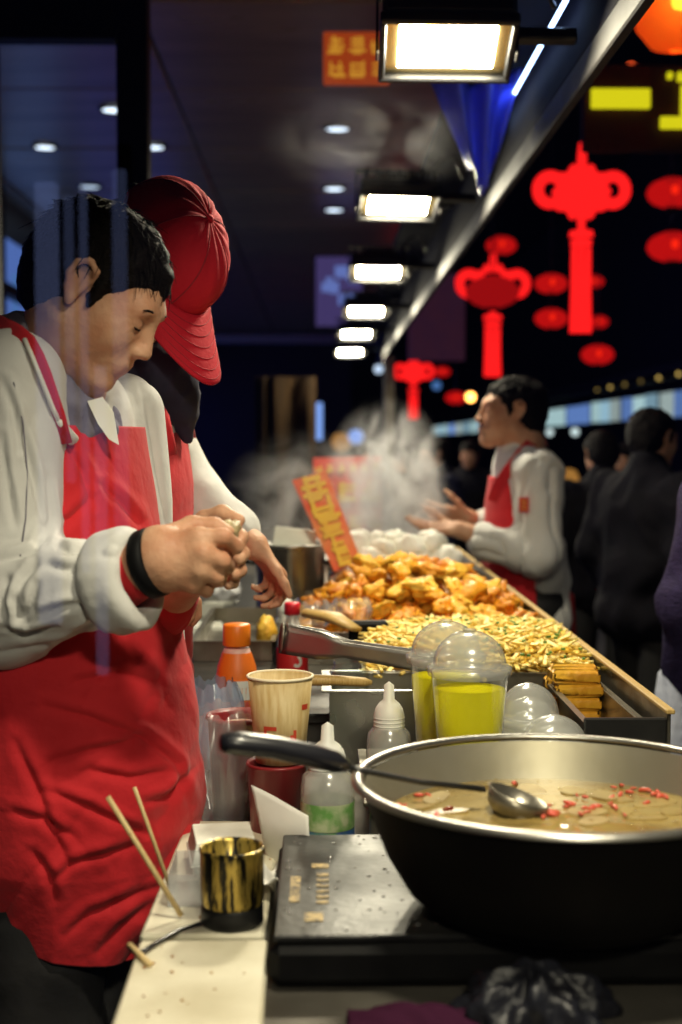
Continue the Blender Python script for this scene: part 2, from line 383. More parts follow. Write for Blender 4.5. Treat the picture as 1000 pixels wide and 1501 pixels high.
        for ax in range(3):
            o1, o2 = (ax + 1) % 3, (ax + 2) % 3
            s0 = [slice(None)] * 3; s1 = [slice(None)] * 3; s0[ax] = slice(0, -1); s1[ax] = slice(1, None)
            ch = ins[tuple(s0)] != ins[tuple(s1)]; e = np.argwhere(ch)
            e = e[(e[:, o1] > 0) & (e[:, o2] > 0) & (e[:, o1] < act.shape[o1]) & (e[:, o2] < act.shape[o2])]
            fl = ins[e[:, 0], e[:, 1], e[:, 2]]
            qd = []
            for a, b in ((0, 0), (1, 0), (1, 1), (0, 1)):
                c = e.copy(); c[:, o1] -= a; c[:, o2] -= b; qd.append(idx[c[:, 0], c[:, 1], c[:, 2]])
            qd = np.stack(qd, 1); qd[~fl] = qd[~fl][:, ::-1]; Fs.append(qd)
        Fq = np.concatenate(Fs)
        # two smoothing passes, then displacement along the normals
        for _ in range(2):
            sm = np.zeros_like(V); ct = np.zeros(len(V))
            for a in range(4):
                np.add.at(sm, Fq[:, a], V[Fq[:, (a + 1) % 4]]); np.add.at(ct, Fq[:, a], 1)
            V = V * .5 + .5 * sm / np.maximum(ct, 1)[:, None]
        if disp is not None:
            nn = np.zeros_like(V); fn = np.cross(V[Fq[:, 2]] - V[Fq[:, 0]], V[Fq[:, 3]] - V[Fq[:, 1]])
            for a in range(4): np.add.at(nn, Fq[:, a], fn)
            nn /= np.linalg.norm(nn, axis=1)[:, None] + 1e-12; V = V + nn * disp(V)[:, None]
        return V, Fq
    def build(s, name, m, parent, off, disp=None):
        V, Fq = s.mesh(disp); V = V - np.array(off); me = bpy.data.meshes.new(name)
        me.vertices.add(len(V)); me.vertices.foreach_set('co', V.astype(np.float32).ravel())
        me.loops.add(Fq.size); me.loops.foreach_set('vertex_index', Fq.astype(np.int32).ravel())
        me.polygons.add(len(Fq)); me.polygons.foreach_set('loop_start', np.arange(0, Fq.size, 4, dtype=np.int32))
        me.update(calc_edges=True); me.validate(); return link(name, me, m, parent, True)

# ------------------------------------------------------------------ the setting
ZC = .87                                   # counter top
def slab(name, x0, x1, y0, y1, z0, z1, m, parent=None, b=.004):
    c = Vector(((x0 + x1) / 2, (y0 + y1) / 2, (z0 + z1) / 2)); p = parent.location if parent is not None else Vector((0, 0, 0))
    return MB().bbox(c - p, (x1 - x0, y1 - y0, z1 - z0), b).build(name, m, parent)
g = MB().add([(-80, -40, 0), (120, -40, 0), (120, 160, 0), (-80, 160, 0)], [(0, 1, 2, 3)]).build('ground', M['pavement']); tag(g, kind='structure')
fl = slab('stall_floor', -3.2, -.05, .4, 14, .01, .085, M['ceil_joint']); tag(fl, kind='structure')
tile_me = None
for i in range(5):
    for j in range(9):
        x, y = -.36 - i * .34, 2.1 + j * .34
        if tile_me is None:
            t = MB().bbox((0, 0, 0), (.335, .335, .02), .003).build('floor_tile', M['tile'], fl); tile_me = t.data
        else: t = link('floor_tile', tile_me, None, fl)
        t.location = (x, y, .09 + random.uniform(-.001, .001))
# ceiling of the arcade with its panels
ce = slab('ceiling', -6, 1.6, -3, 27, 3.66, 3.75, M['ceil_joint']); tag(ce, kind='structure')
panels = {}
for j in range(15):
    for i, (x0, x1) in enumerate(((-5.9, -2.62), (-2.6, -.92), (-.9, 1.5))):
        key = i
        if key not in panels:
            o = MB().bbox((0, 0, 0), (x1 - x0, 1.66, .04), .008).build('ceiling_panel', M['ceil'], ce); panels[key] = o.data
        else: o = link('ceiling_panel', panels[key], None, ce)
        o.location = ((x0 + x1) / 2, 2.6 + j * 1.69, 3.645 + random.uniform(-.004, .004))
wb = slab('back_wall', -6, .6, 27, 27.3, 0, 3.66, M['dark_wall']); tag(wb, kind='structure')
# shop front along the left, blue lit behind its glass
sf = thing('shop_facade', 'dark framed shop front glowing blue behind the cooks', 'shop front', (-2.7, 10, 0))
for k, (y0, y1, mm) in enumerate(((5.2, 9.3, 'blue_deep'), (9.5, 11.4, 'blue_panel'), (11.6, 14.8, 'blue_panel'), (15, 19.5, 'blue_deep'), (19.7, 26.8, 'blue_deep'))):
    slab('blue_panel', -2.86, -2.82, y0, y1, .1, 3.3 if k < 3 else 2.7, M[mm], sf)
for y in (5.1, 9.4, 11.5, 14.9, 19.6, 26.9): slab('mullion', -2.76, -2.64, y - .09, y + .09, .09, 3.6, M['dark_wall'], sf)
slab('transom', -2.75, -2.65, 5, 27, 2.72, 2.82, M['dark_wall'], sf)
for y, z0, z1 in ((11.95, .8, 2.6), (12.6, 1.0, 3.0), (13.3, .8, 2.5), (14.3, .8, 2.3), (16.6, .8, 2.2)):
    MB(sf.location).tube([(-2.79, y, z0), (-2.79, y, z1)], .025, 8).build('light_tube', M['blue_tube'], sf)
# dark framed partition behind the men
pt = thing('partition_frame', 'dark steel partition frame with a tall post behind the cooks', 'frame', (-.6, 4.5, .09))
slab('post', -.655, -.555, 4.45, 4.55, .09, 3.6, M['black'], pt)
slab('lintel', -2.6, -.66, 4.46, 4.54, 2.75, 3.2, M['black'], pt)
slab('side_post', -1.115, -1.045, 4.46, 4.54, .09, 2.745, M['black'], pt)
# screens and rail further down
sc = thing('hanging_screen', 'violet lit hanging screen with a pale blue patch above the far counter', 'screen', P(500, 430, 14))
c = P(497, 428, 14)
MB(c).box(c, (.52, .05, .74)).build('frame', M['dark_wall'], sc)
q = MB(c).box(c + Vector((0, -.032, 0)), (.47, .012, .70)).build('display', M['violet'], sc)
mb = MB(c)
for k in range(9): mb.box(c + Vector((random.uniform(-.13, .16), -.042 - .0006 * k, random.uniform(-.1, .24))), (random.uniform(.06, .16), .008, random.uniform(.05, .13)))
mb.build('pale_patch', emis('patch', (.25, .35, .95), .5), q)
sc.location = c
r0 = P(300, 498, 14.2); r1 = P(560, 496, 14.2)
o = MB().bbox((r0 + r1) / 2, (abs(r1.x - r0.x), .08, .09), .01).build('cross_rail', mat('railviolet', (.2, .18, .3), .5)); tag(o, 'pale violet cross rail below the hanging screen', 'rail')
cu = MB()
c0 = P(430, 640, 9.2)
cu.grid(lambda u, v: Vector((c0.x - .25 + u * .40, 9.2 + .03 * math.sin(u * 23 + 3 * math.sin(u * 5)) + .03 * math.sin(u * 9 + 2), .15 + v * 1.75)), 60, 6)
o = cu.build('curtain', M['curtain'], None, True, solid=.01); tag(o, 'brown pleated curtain hanging beyond the steaming trays', 'curtain')
# far wall poster beyond the rail
c = P(640, 465, 15)
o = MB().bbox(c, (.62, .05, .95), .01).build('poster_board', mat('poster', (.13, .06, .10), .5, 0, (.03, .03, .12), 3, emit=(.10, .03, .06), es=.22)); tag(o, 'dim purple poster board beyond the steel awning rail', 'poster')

# downlights
for k, (px, py, r, s, lb) in enumerate(((166, 160, .075, 0, 'bright recessed downlight above the tall dark post'), (495, 188, .08, 0, 'recessed downlight beside the smoke under the big flood lamp'),
        (226, 215, .075, 0, 'recessed downlight just right of the tall dark post'), (66, 215, .075, 0, 'recessed downlight nearest the left picture edge'), (490, 276, .085, 0, 'upper of two stacked downlights left of the second flood lamp'),
        (490, 307, .085, 0, 'lower of two stacked downlights left of the second flood lamp'), (255, 281, .10, 1, 'faint downlight above the red cap'), (132, 273, .085, 1, 'faint downlight over the head of the front cook'))):
    p = PZ(px, py, 3.618)
    t = thing('ceiling_downlight', lb, 'downlight', p, 'recessed ceiling downlights')
    MB().lathe([(r * .9, .006), (r * 1.25, .004), (r * 1.25, -.008), (r * 1.0, -.012), (r * .95, -.004)], n=20, closed=True).build('trim_ring', M['dark_wall'], t, True)
    MB().lathe([(0, -.006), (r * .94, -.006), (r * .94, .0)], n=20).build('diffuser', M['downlight_dim' if s else 'downlight'], t)
# red sign with orange letters under the ceiling
c = P(516, 86, 6.3); c.x += .02
t = thing('hanging_sign', 'glowing red sign with orange characters under the arcade ceiling', 'sign', c)
MB().bbox((0, 0, 0), (.30, .03, .235), .006).build('board', M['sign_glow'], t)
def glyph(mb, cx, cz, s, y, seed, th=.13, R=None, org=None):
    """a block of strokes like a printed character, too blurred in the photograph to read"""
    rr = random.Random(seed); st = []
    for k in range(rr.choice((2, 3))): z = (-.38 + .76 * (k + .5) / 3) + rr.uniform(-.05, .05); st.append((0, z, rr.uniform(.6, .95), th))
    for k in range(rr.choice((1, 2, 2))): st.append((rr.uniform(-.32, .32), rr.uniform(-.1, .1), th, rr.uniform(.6, .95)))
    st.append((rr.uniform(-.2, .2), -.40, rr.uniform(.4, .9), th))
    for k, (x, z, a, b) in enumerate(st):
        v = Vector((cx + x * s, y - .0004 * k, cz + z * s))
        if R is not None: v = org + R @ v
        mb.box(v, (a * s, .003, b * s), R)
mb = MB()
for k in range(2):
    for i in range(3): glyph(mb, -.09 + i * .095, .055 - k * .105, .085, -.019, 40 + k * 3 + i)
mb.build('lettering', M['sign_ink_glow'], t)
# ------------------------------------------------------------------ awning, rail, flood lamps
aw = thing('stall_awning', 'dark stall awning with a polished steel edge rail over the counter', 'awning', (.42, 8, 2.5))
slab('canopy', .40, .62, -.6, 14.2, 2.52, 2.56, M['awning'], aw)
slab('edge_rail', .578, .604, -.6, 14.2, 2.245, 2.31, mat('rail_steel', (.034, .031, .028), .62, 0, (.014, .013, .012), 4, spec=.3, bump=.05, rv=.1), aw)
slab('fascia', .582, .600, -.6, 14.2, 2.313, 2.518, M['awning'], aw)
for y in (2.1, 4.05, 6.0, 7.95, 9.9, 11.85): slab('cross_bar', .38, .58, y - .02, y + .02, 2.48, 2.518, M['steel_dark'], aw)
slab('canopy', .03, .397, -1.2, 1.74, 2.521, 2.559, M['awning'], aw); slab('shade_blocker', .03, .042, -1.2, 1.74, 2.035, 2.52, M['awning'], aw)  # unseen strip, with its canopy piece, added to keep light off the cooks' heads
slab('support_post', .545, .635, 11.7, 11.79, .02, 2.194, M['steel_worn'], aw)
o = MB().tube([P(830, 0, 3.05), P(729, 182, 4.28)], .0055, 8).build('light_strip', emis('strip', (.40, .58, 1), 10.), None); tag(o, 'thin pale blue light strip running under the awning', 'light strip')
# blue sheet hung between the first two flood lamps
bc = MB()
ta, tb = P(632, 120, 3.9), P(762, 108, 3.9); ba = P(700, 262, 3.95)
def clothf(u, v):
    top = ta.lerp(tb, u); bot = P(690 + 40 * u, 285 - 95 * abs(u - .42), 3.98); p = top.lerp(bot, v)
    return p + Vector((0, .05 * math.sin(u * 17 + v * 2) * (1 - .3 * v), .01 * math.sin(u * 9)))
bc.grid(clothf, 40, 16)
o = bc.build('blue_sheet', M['bluecloth'], None, True, solid=.004); tag(o, 'bright blue plastic sheet hanging between the first two flood lamps', 'sheet')

def floodlamp():
    t = thing('flood_lamp', 'x', 'lamp', (0, 0, 0), 'flood lamps in a row under the awning')
    R = Matrix.Rotation(math.radians(-15), 3, 'X')
    def pt(name, parts, m, par=t):
        mb = MB()
        for c, d, b in parts: mb.bbox(R @ Vector(c), d, b, R)
        return mb.build(name, m, par)
    cs = pt('housing', [((0, 0, .045), (.285, .215, .05), .012)], M['lampcase'])
    pt('back_box', [((.0, .01, .095), (.14, .12, .05), .01)], M['lampcase'])
    for k in range(7): pt('cooling_fin', [((-.12 + k * .04, 0, .088), (.014, .2, .034), .003)], M['lampcase'], cs)
    pt('bezel', [((0, -.1035, .008), (.295, .016, .026), .004), ((0, .1035, .008), (.295, .016, .026), .004), ((-.14, 0, .008), (.015, .19, .024), .004), ((.14, 0, .008), (.015, .19, .024), .004)], M['lampcase'])
    pt('reflector', [((0, 0, .0145), (.264, .19, .003), .001)], M['reflector'])
    gl = MB(); gl.add([R @ Vector(v) for v in ((-.105, -.070, .0105), (.105, -.070, .0105), (.105, .070, .0105), (-.105, .070, .0105))], [(3, 2, 1, 0)])
    gl.build('glass', M['lampglass'], t)
    for s in (-1, 1): pt('bracket_arm', [((s * .152, 0, .06), (.006, .03, .15), .002)], M['steel_dark'])
    pt('mounting_plate', [((0, .0, .139), (.31, .03, .006), .002)], M['steel_dark'])
    pt('side_arm', [((.22, .01, .05), (.13, .03, .03), .004)], M['steel_dark'])
    MB().tube([(.1, .02, .12), (.16, .05, .19), (.21, .05, .2), (.24, .05, .12)], .006, 8).build('cable', M['rubber'], t, True)
    return t
LX, LZ = .285, 2.30
proto = floodlamp()
names = ['flood lamp right above the soup basin', 'largest flood lamp, its white glass facing down beside the blue sheet', 'second flood lamp from the front, directly below the blue sheet', 'third flood lamp in the row under the awning',
         'fourth flood lamp in the row under the awning', 'fifth flood lamp, second smallest in the row', 'sixth flood lamp, smallest and farthest in the row', 'added fill lamp behind the viewer, turned towards the cooks']
for k in range(8):
    o = proto if k == 0 else copy_tree(proto)
    o.location = (LX + .01 * math.sin(k * 5), 1.06 + 1.95 * k, LZ + .008 * math.sin(k * 3)); o.rotation_euler = (0, .02 * math.sin(k * 7), .03 * math.sin(k * 4))
    o['label'] = names[k]
    if k == 0: o.rotation_euler[0] = math.radians(4)
    if k == 7: o.location = (LX, -.5, LZ); o.rotation_euler[0] = math.radians(50)      # fill lamp added behind the viewer to brighten the cooks from the front
    if k == 1: o.rotation_euler[0] = math.radians(-5)
# ------------------------------------------------------------------ the street on the right
fa = slab('street_building', -1, 40, 62, 66, 0, 22, M['facade']); tag(fa, 'dark building closing the far end of the street', 'building')
sb = thing('market_shops', 'dark row of market shops under bright lightboxes across the street', 'building', (6, 30, 0))
slab('wall', 6.0, 9, 9.2, 61.5, 0, 7, M['facade'], sb); slab('canopy', 5.1, 5.98, 9.2, 61, 2.5, 2.62, M['dark_wall'], sb)
kinds = ['lightbox', 'lightbox_w', 'lightbox_b']
ys = [10.0]
while ys[-1] < 58: ys.append(ys[-1] + 2.55)
for i, y in enumerate(ys):
    t = thing('shop_lightbox', ('bright menu lightbox over the street shops, number %d from the near end' % (i + 1)) if 0 else
              ['nearest of the pale lightboxes over the street shops', 'second lightbox of the row over the street shops', 'third lightbox of the row over the street shops'][i] if i < 3 else 'lit lightbox in the far stretch of the shop row', 'lightbox', (5.0, y + 1.25, 1.83), 'lit boxes over the street shops')
    MB().bbox((.06, 0, .185), (.1, 2.48, .40), .01).build('case', M['dark_wall'], t)
    k_ = 3 if i < 6 else 1
    for a in range(k_):
        wd = 2.42 / k_
        MB().box((.004, -1.21 + wd * (a + .5), .185 + random.uniform(-.01, .01)), (.01, wd - .04, .36)).build('panel', emis('lb%d_%d' % (i, a), [(.30, .50, .62), (.42, .62, .64), (.16, .30, .72), (.5, .62, .6)][(i * 3 + a + (2 if i > 7 else 0)) % 4], random.uniform(.55, 1.0)), t)
sl = thing('string_light', 'thin yellow string of lights above the pale lightboxes', 'string light', (4.9, 10, 2.75))
MB(sl.location).tube([(4.9, 9.5, 2.40), (4.9, 20, 2.36), (4.9, 30, 2.40)], .012, 6).build('wire', M['rubber'], sl)
for k in range(14): MB(sl.location).lathe([(0, -.03), (.024, -.01), (.024, .015), (0, .03)], (4.88, 9.8 + k * 1.1, 2.40), 8).build('bulb', emis('strbulb%d' % k, (.9, .6, .15), random.choice((.25, .4, 1.2))), sl)
for px, py, d, r, m_, lb in ((806, 634, 16, .045, 'lightbox_w', 'small white round lamp just right of the standing seller'), (843, 633, 14, .045, 'lightbox_w', 'small white round lamp left of the dark shopper'),
        (690, 722 - 140, 17, .06, 'bulb_warm', 'small orange lamp by the face of the standing seller'), (833, 702, 12, .10, 'warm_win', 'blurred amber shop light behind the seller'), (955, 690, 12, .14, 'warm_win', 'blurred orange shop light beside the dark shopper'),
        (925, 100, 11, .045, 'bulb_red', 'tiny orange bulb above the yellow sign strokes'), (640, 565, 20, .07, 'blue_tube', 'tiny blue lamp beside the red knot ornament'), (555, 541, 13, .045, 'downlight_dim', 'tiny white lamp beside the awning post'),
        (522, 640, 15, .09, 'lightbox_b', 'blurred pale blue light beyond the red signboards'), (500, 648, 16, .12, 'warm_win', 'blurred yellowish light beyond the red signboards')):
    t = thing('street_lamp_globe', lb, 'lamp', P(px, py, d))
    MB().lathe([(0, -r), (r * .7, -r * .7), (r, 0), (r * .7, r * .7), (0, r)], n=14).build('globe', M[m_], t, True)
    MB().lathe([(r * .3, r * .9), (r * .35, r * 1.25), (0, r * 1.3)], n=10).build('socket', M['black'], t)
for px, py0, py1, d, lb in ((838, 728, 792, 11, 'upright pale blue light panel behind the seller in red apron'), (468, 590, 645, 15, 'slim upright blue light beyond the curtain')):
    a, b = P(px, py0, d), P(px, py1, d); c = (a + b) / 2
    t = thing('tube_light', lb, 'light panel', c)
    MB().bbox((0, .02, 0), (.10, .03, a.z - b.z + .04), .004).build('case', M['black'], t); MB().bbox((0, 0, 0), (.075, .012, a.z - b.z), .003).build('tube', M['lightbox_b'], t)
# yellow character sign
c = P(930, 150, 6.2)
t = thing('character_sign', 'dark red sign with lit yellow character strokes', 'sign', c)
a, b = P(856, 92, 6.2), P(1085, 222, 6.2)
MB(c).bbox(((a + b) / 2) + Vector((0, .03, 0)), (b.x - a.x, .04, a.z - b.z), .01).build('board', mat('signboard', (.05, .006, .008), .7), t)
def stroke(x0, y0, x1, y1, k=0):
    a, b = P(x0, y0, 6.2), P(x1, y1, 6.2)
    MB(c).bbox((a + b) / 2 + Vector((0, -.012 - .001 * k, 0)), (b.x - a.x, .022, a.z - b.z), .004).build('stroke', M['led_yellow'], t)
stroke(866, 131, 952, 160); stroke(967, 172, 1060, 190); stroke(997, 126, 1022, 171, 1); stroke(977, 107, 985, 117); stroke(992, 107, 1030, 121)
t = thing('amber_lantern', 'glowing orange lantern at the top right corner', 'lantern', P(992, 14, 5.4))
MB().lathe([(.03, -.16), (.10, -.14), (.155, -.07), (.17, 0), (.155, .07), (.10, .14), (.03, .16)], n=28, closed=True).build('shell', liquid('amber_paper', (1, .26, .03), .9), t, True)
MB().lathe([(0, -.035), (.025, -.025), (.036, 0), (.025, .025), (0, .035)], (-.01, -.10, 0), n=16).build('bulb', emis('amber_bulb', (1, .72, .35), 60), t, True)
MB().lathe([(0, -.01), (.032, -.01), (.032, .02), (0, .02)], (0, 0, .16), n=16).build('end_cap', M['black'], t)
# Chinese knots
def knot(px, py0, py1, d, wpx, m_, lb, front=False):
    top, bot = P(px, py0, d), P(px, py1, d); Hh = top.z - bot.z; Wd = wpx / FPX * d
    t = thing('knot_ornament', lb, 'ornament', bot, 'lit red knot ornaments over the street')
    zc = Hh * .745; r = Wd * .27
    # lobed body
    n = 80; poly = []
    for j in range(n):
        a = 2 * math.pi * j / n; rr = r * (1 + .10 * math.cos(10 * a)) * (1.0 + .06 * abs(math.sin(2 * a)))
        poly.append((rr * math.cos(a) * 1.05, 0, zc + rr * math.sin(a) * .98))
    MB().prism(poly, (0, -.02, 0), (0, .03, 0)).build('knot_body', m_, t)
    for s in (-1, 1):
        pts = [(s * (Wd * .335 + Wd * .135 * math.cos(a)), 0, zc + .01 * Hh + Wd * .145 * math.sin(a)) for a in [2 * math.pi * k / 24 for k in range(25)]]
        MB().tube(pts, Wd * .062, 8).build('side_loop', m_, t, True)
    MB().tube([(0, 0, zc + r * .9), (0, 0, zc + r * 1.35), (0, 0, Hh)], [r * .20, r * .19, r * .13], 10).build('top_stem', m_, t, True)
    MB().tube([(0, 0, zc - r * .9), (0, 0, zc - r * 1.35), (0, 0, zc - r * 1.55)], [r * .2, r * .15, r * .2], 10).build('neck', m_, t, True)
    MB().lathe([(0, 0), (r * .5, .0), (r * .46, r * .2), (0, r * .24)], (0, 0, zc - r * 1.75), n=14).build('collar', m_, t)
    MB().lathe([(0, 0), (r * .42, 0), (r * .42, r * .22), (0, r * .22)], (0, 0, zc - r * 2.12), n=14).build('collar', m_, t)
    zt = zc - r * 2.2
    for k in range(3): MB().tube([(-r * .28 + k * r * .28, 0, zt), (-r * .27 + k * r * .27, 0, zt * .5), (-r * .3 + k * r * .3, 0, .0)], [r * .12, r * .14, r * .15], 8).build('tassel', m_, t, True)
    MB().tube([(0, 0, Hh), (0, 0, Hh + 2.5)], .006, 6).build('cord', M['rubber'], t)
knot(851, 210, 488, 8.0, 136, M['led_red'], 'largest lit red knot ornament with long tassel above the seller')
knot(722, 372, 552, 12.0, 104, M['led_red'], 'middle lit red knot ornament partly behind a lantern')
knot(606, 522, 614, 19.0, 58, M['led_red'], 'smallest red knot ornament beside the awning post')
def lantern(px, py, wpx, d, lb, dim=False):
    c = P(px, py, d); r = wpx / 2 / FPX * d
    t = thing('red_lantern', lb, 'lantern', c, 'round red paper lanterns over the street')
    n = 28; prof = []
    for k in range(9):
        a = -math.pi / 2 + math.pi * k / 8; prof.append((max(r * .28, r * math.cos(a)), r * .60 * math.sin(a)))
    mb = MB(); mb.grid(lambda u, v: Vector((np.interp(v * 8, range(9), [p[0] for p in prof]) * (1 + .03 * math.cos(u * 2 * math.pi * 14)) * math.cos(u * 2 * math.pi),
                                            np.interp(v * 8, range(9), [p[0] for p in prof]) * (1 + .03 * math.cos(u * 2 * math.pi * 14)) * math.sin(u * 2 * math.pi),
                                            np.interp(v * 8, range(9), [p[1] for p in prof]))), 56, 12, True)
    mb.build('shell', M['led_red_dim'] if dim == 2 else M['lantern'], t, True)
    for s in (-1, 1): MB().lathe([(0, -.02), (r * .3, -.02), (r * .3, .02), (0, .02)], (0, 0, s * r * .6), n=12).build('end_cap', M['black'], t)
    MB().lathe([(0, -r * .2), (r * .12, -r * .14), (r * .16, 0), (r * .12, r * .14), (0, r * .2)], (0, -r * .5, r * .05), n=12).build('bulb', M['bulb_red'], t, True)
    MB().tube([(0, 0, r * .6), (0, 0, r * .6 + 2)], .005, 6).build('cord', M['rubber'], t)
lantern(808, 416, 48, 11, 'upper red lantern left of the large knot tassel')
lantern(808, 467, 48, 11, 'lower red lantern left of the large knot tassel')
lantern(876, 520, 48, 11.5, 'single red lantern below the large knot tassel')
lantern(877, 472, 30, 17, 'small dim red lantern right of the large knot tassel')
lantern(870, 413, 30, 17, 'small dim lantern mostly behind the large knot tassel')
lantern(668, 583, 30, 17, 'small red lantern above the steam near the seller')
lantern(648, 545, 24, 19, 'tiny red lantern just right of the smallest knot')
lantern(985, 283, 72, 8.4, 'upper large lantern at the right picture edge')
lantern(985, 362, 72, 8.4, 'lower large lantern at the right picture edge')
lantern(722, 428, 78, 10.8, 'dark red lantern covering the middle knot ornament', 2)
lantern(735, 360, 44, 15, 'faint lantern beside the steel rail')
# ------------------------------------------------------------------ counter
ct = thing('stall_counter', 'long steel food stall counter running away under the lamps', 'counter', (.2, 1.2, 0))
slab('counter_top', -.20, .66, 1.22, 2.86, .83, ZC, M['counter'], ct); slab('counter_top', -.44, .66, 2.863, 12, .83, ZC, M['counter'], ct)
slab('front_panel', .60, .63, 1.25, 12, .02, .828, M['steel_dark'], ct); slab('end_panel', -.17, .598, 1.25, 1.28, .09, .828, M['steel_dark'], ct)
slab('inner_panel', -.16, -.13, 1.3, 12, .09, .828, M['steel_dark'], ct)
# cutting boards
for (x0, x1, y0, y1, lb, rz) in ((-.205, -.058, 1.29, 1.528, 'pale cutting board at the counter edge nearest the viewer', .01), (-.205, -.062, 1.545, 2.02, 'pale cutting board under the gold jar', -.015)):
    o = MB().bbox((0, 0, 0), (x1 - x0, y1 - y0, .016), .004).build('cutting_board', M['board']); o.location = ((x0 + x1) / 2, (y0 + y1) / 2, ZC + .0085); o.rotation_euler[2] = rz
    tag(o, lb, 'cutting board')
ZB = ZC + .0165
# induction cooker
ik = thing('induction_cooker', 'flat black induction cooker under the soup pot', 'cooker', (.26, 1.6, ZC))
slab('body', -.055, .56, 1.415, 1.80, ZC + .004, .922, M['black'], ik, .012); slab('glass_top', -.050, .555, 1.42, 1.795, .9225, .930, M['black_gloss'], ik, .003)
mb = MB(ik.location)
def mark(px0, py0, px1, py1, p=ik, m_='print', nm='marking'):
    a, b = PZ(px0, py1, .9306), PZ(px1, py0, .9306); MB(p.location).box((a + b) / 2, (b.x - a.x, b.y - a.y, .0008)).build(nm, M[m_], p)
mark(424, 1285, 441, 1322); mark(446, 1338, 474, 1350); mark(457, 1266, 482, 1272)
for k in range(6): mark(464, 1280 + k * 8, 482, 1284 + k * 8)
for x in (.02, .5):
    for y in (1.46, 1.75): MB(ik.location).lathe([(0, 0), (.018, 0), (.018, .006), (0, .006)], (x, y, ZC + .0005), 12).build('foot', M['rubber'], ik)
# soup pot
bc_ = P(820, 1143, 1.52); BR = .234; BZ = .9308
bo = thing('soup_bowl', 'wide steel basin of brown soup on the black cooker', 'bowl', (bc_.x, bc_.y, BZ))
hb = bc_.z - BZ
outp = [(0, .0), (.145, .0), (.172, .02), (.196, .06), (.213, .105), (BR - .008, hb - .006)]
inp = [(BR - .014, hb - .004), (.208, .104), (.190, .06), (.166, .024), (.14, .006), (0, .005)]
MB().lathe(outp, n=72, closed=True).build('outer_wall', M['bowl_out'], bo, True)
MB().lathe(inp, n=72, closed=True).build('inner_wall', M['bowl'], bo, True)
MB().lathe([(BR - .014 + .008 + .0075 * math.cos(a), hb + .0045 * math.sin(a)) for a in [2 * math.pi * k / 12 for k in range(13)]], n=72, closed=True).build('rolled_rim', M['steel'], bo, True)
zs = hb - .048; rs = np.interp(zs, [.006, .024, .06, .104, hb], [.14, .166, .19, .208, BR - .014]) - .001
sm = MB(); sm.grid(lambda u, v: Vector((rs * v * math.cos(u * 6.2832), rs * v * math.sin(u * 6.2832), zs + .0012 * math.sin(u * 31 + v * 9) * (1 - v) + .0008 * math.sin(v * 40 + u * 12))), 64, 16, True)
o = sm.build('soup', M['soup'], None, True); o.location = bo.location; tag(o, 'murky brown broth filling the steel basin', 'soup', kind='stuff')
sl_me = []
for k in range(3):
    mb = MB(); n = 16
    rr = [.020 * (1 + .12 * math.sin(a * 2 + k) + .06 * math.sin(a * 3 + 2 * k)) for a in [2 * math.pi * j / n for j in range(n)]]
    mb.prism([(rr[j] * math.cos(2 * math.pi * j / n), rr[j] * math.sin(2 * math.pi * j / n) * .8, 0) for j in range(n)], (0, 0, -.002), (0, 0, .002))
    sl_me.append(mb)
meshes = [m_.build('soup_slice', M['slice']) for m_ in sl_me]
k = 0
for px, py in ((610, 1182), (640, 1170), (690, 1152), (730, 1150), (780, 1158), (880, 1165), (905, 1172), (860, 1190), (925, 1192), (840, 1160), (960, 1178), (950, 1200), (650, 1190), (760, 1145), (870, 1204), (990, 1190)):
    p = PZ(px, py, bo.location.z + zs)
    if (p.xy - bo.location.xy).length > rs - .02: continue
    o = meshes[k] if k < 3 else link('soup_slice', meshes[k % 3].data)
    o.location = p + Vector((0, 0, -.0006)); o.rotation_euler = (random.uniform(-.1, .1), random.uniform(-.1, .1), random.uniform(0, 6)); o.scale = (random.uniform(.6, 1.6), random.uniform(.6, 1.4), 1); k += 1
    tag(o, 'pale vegetable slice floating in the brown soup', 'vegetable slice', 'slices floating in the soup')
chm = None
for px, py, n_ in ((590, 1172, 5), (575, 1178, 3), (722, 1140, 4), (830, 1186, 7), (860, 1190, 6), (950, 1160, 5), (975, 1168, 4), (930, 1155, 5), (880, 1180, 6), (640, 1196, 3), (780, 1198, 4)):
    for j in range(n_):
        p = PZ(px + random.gauss(0, 26), py + random.gauss(0, 7), bo.location.z + zs)
        if (p.xy - bo.location.xy).length > rs - .012: continue
        if chm is None:
            o = MB().tube([(-.009, 0, 0), (-.003, .002, .001), (.004, .001, .001), (.009, -.002, 0)], [.002, .0035, .003, .0012], 6).build('chili_piece', M['chili'], None, True); chm = o.data
        else: o = link('chili_piece', chm)
        o.location = p + Vector((0, 0, .002)); o.rotation_euler = (0, random.uniform(-.2, .2), random.uniform(0, 6)); o.scale = [random.uniform(.45, .95)] * 3
        tag(o, 'small red chili piece floating in the soup', 'chili', 'chili pieces floating in the soup')
rb2 = random.Random(4); mb = MB()
for k in range(110):
    a, q_ = rb2.uniform(0, 6.28), rs * math.sqrt(rb2.uniform(.05, .96)); r_ = rb2.uniform(.001, .004); mb.lathe([(r_, 0), (r_ * .8, r_ * .4), (r_ * .4, r_ * .6), (0, r_ * .66)], bo.location + Vector((q_ * math.cos(a), q_ * math.sin(a), zs + .0008)), 10)
o = mb.build('soup_bubbles', clear('bubble', (.98, .95, .85), .05, .08, .06, (.6, .5, .3)), None, True); tag(o, 'small bubbles and oil drops floating on the broth', 'bubbles', kind='stuff')
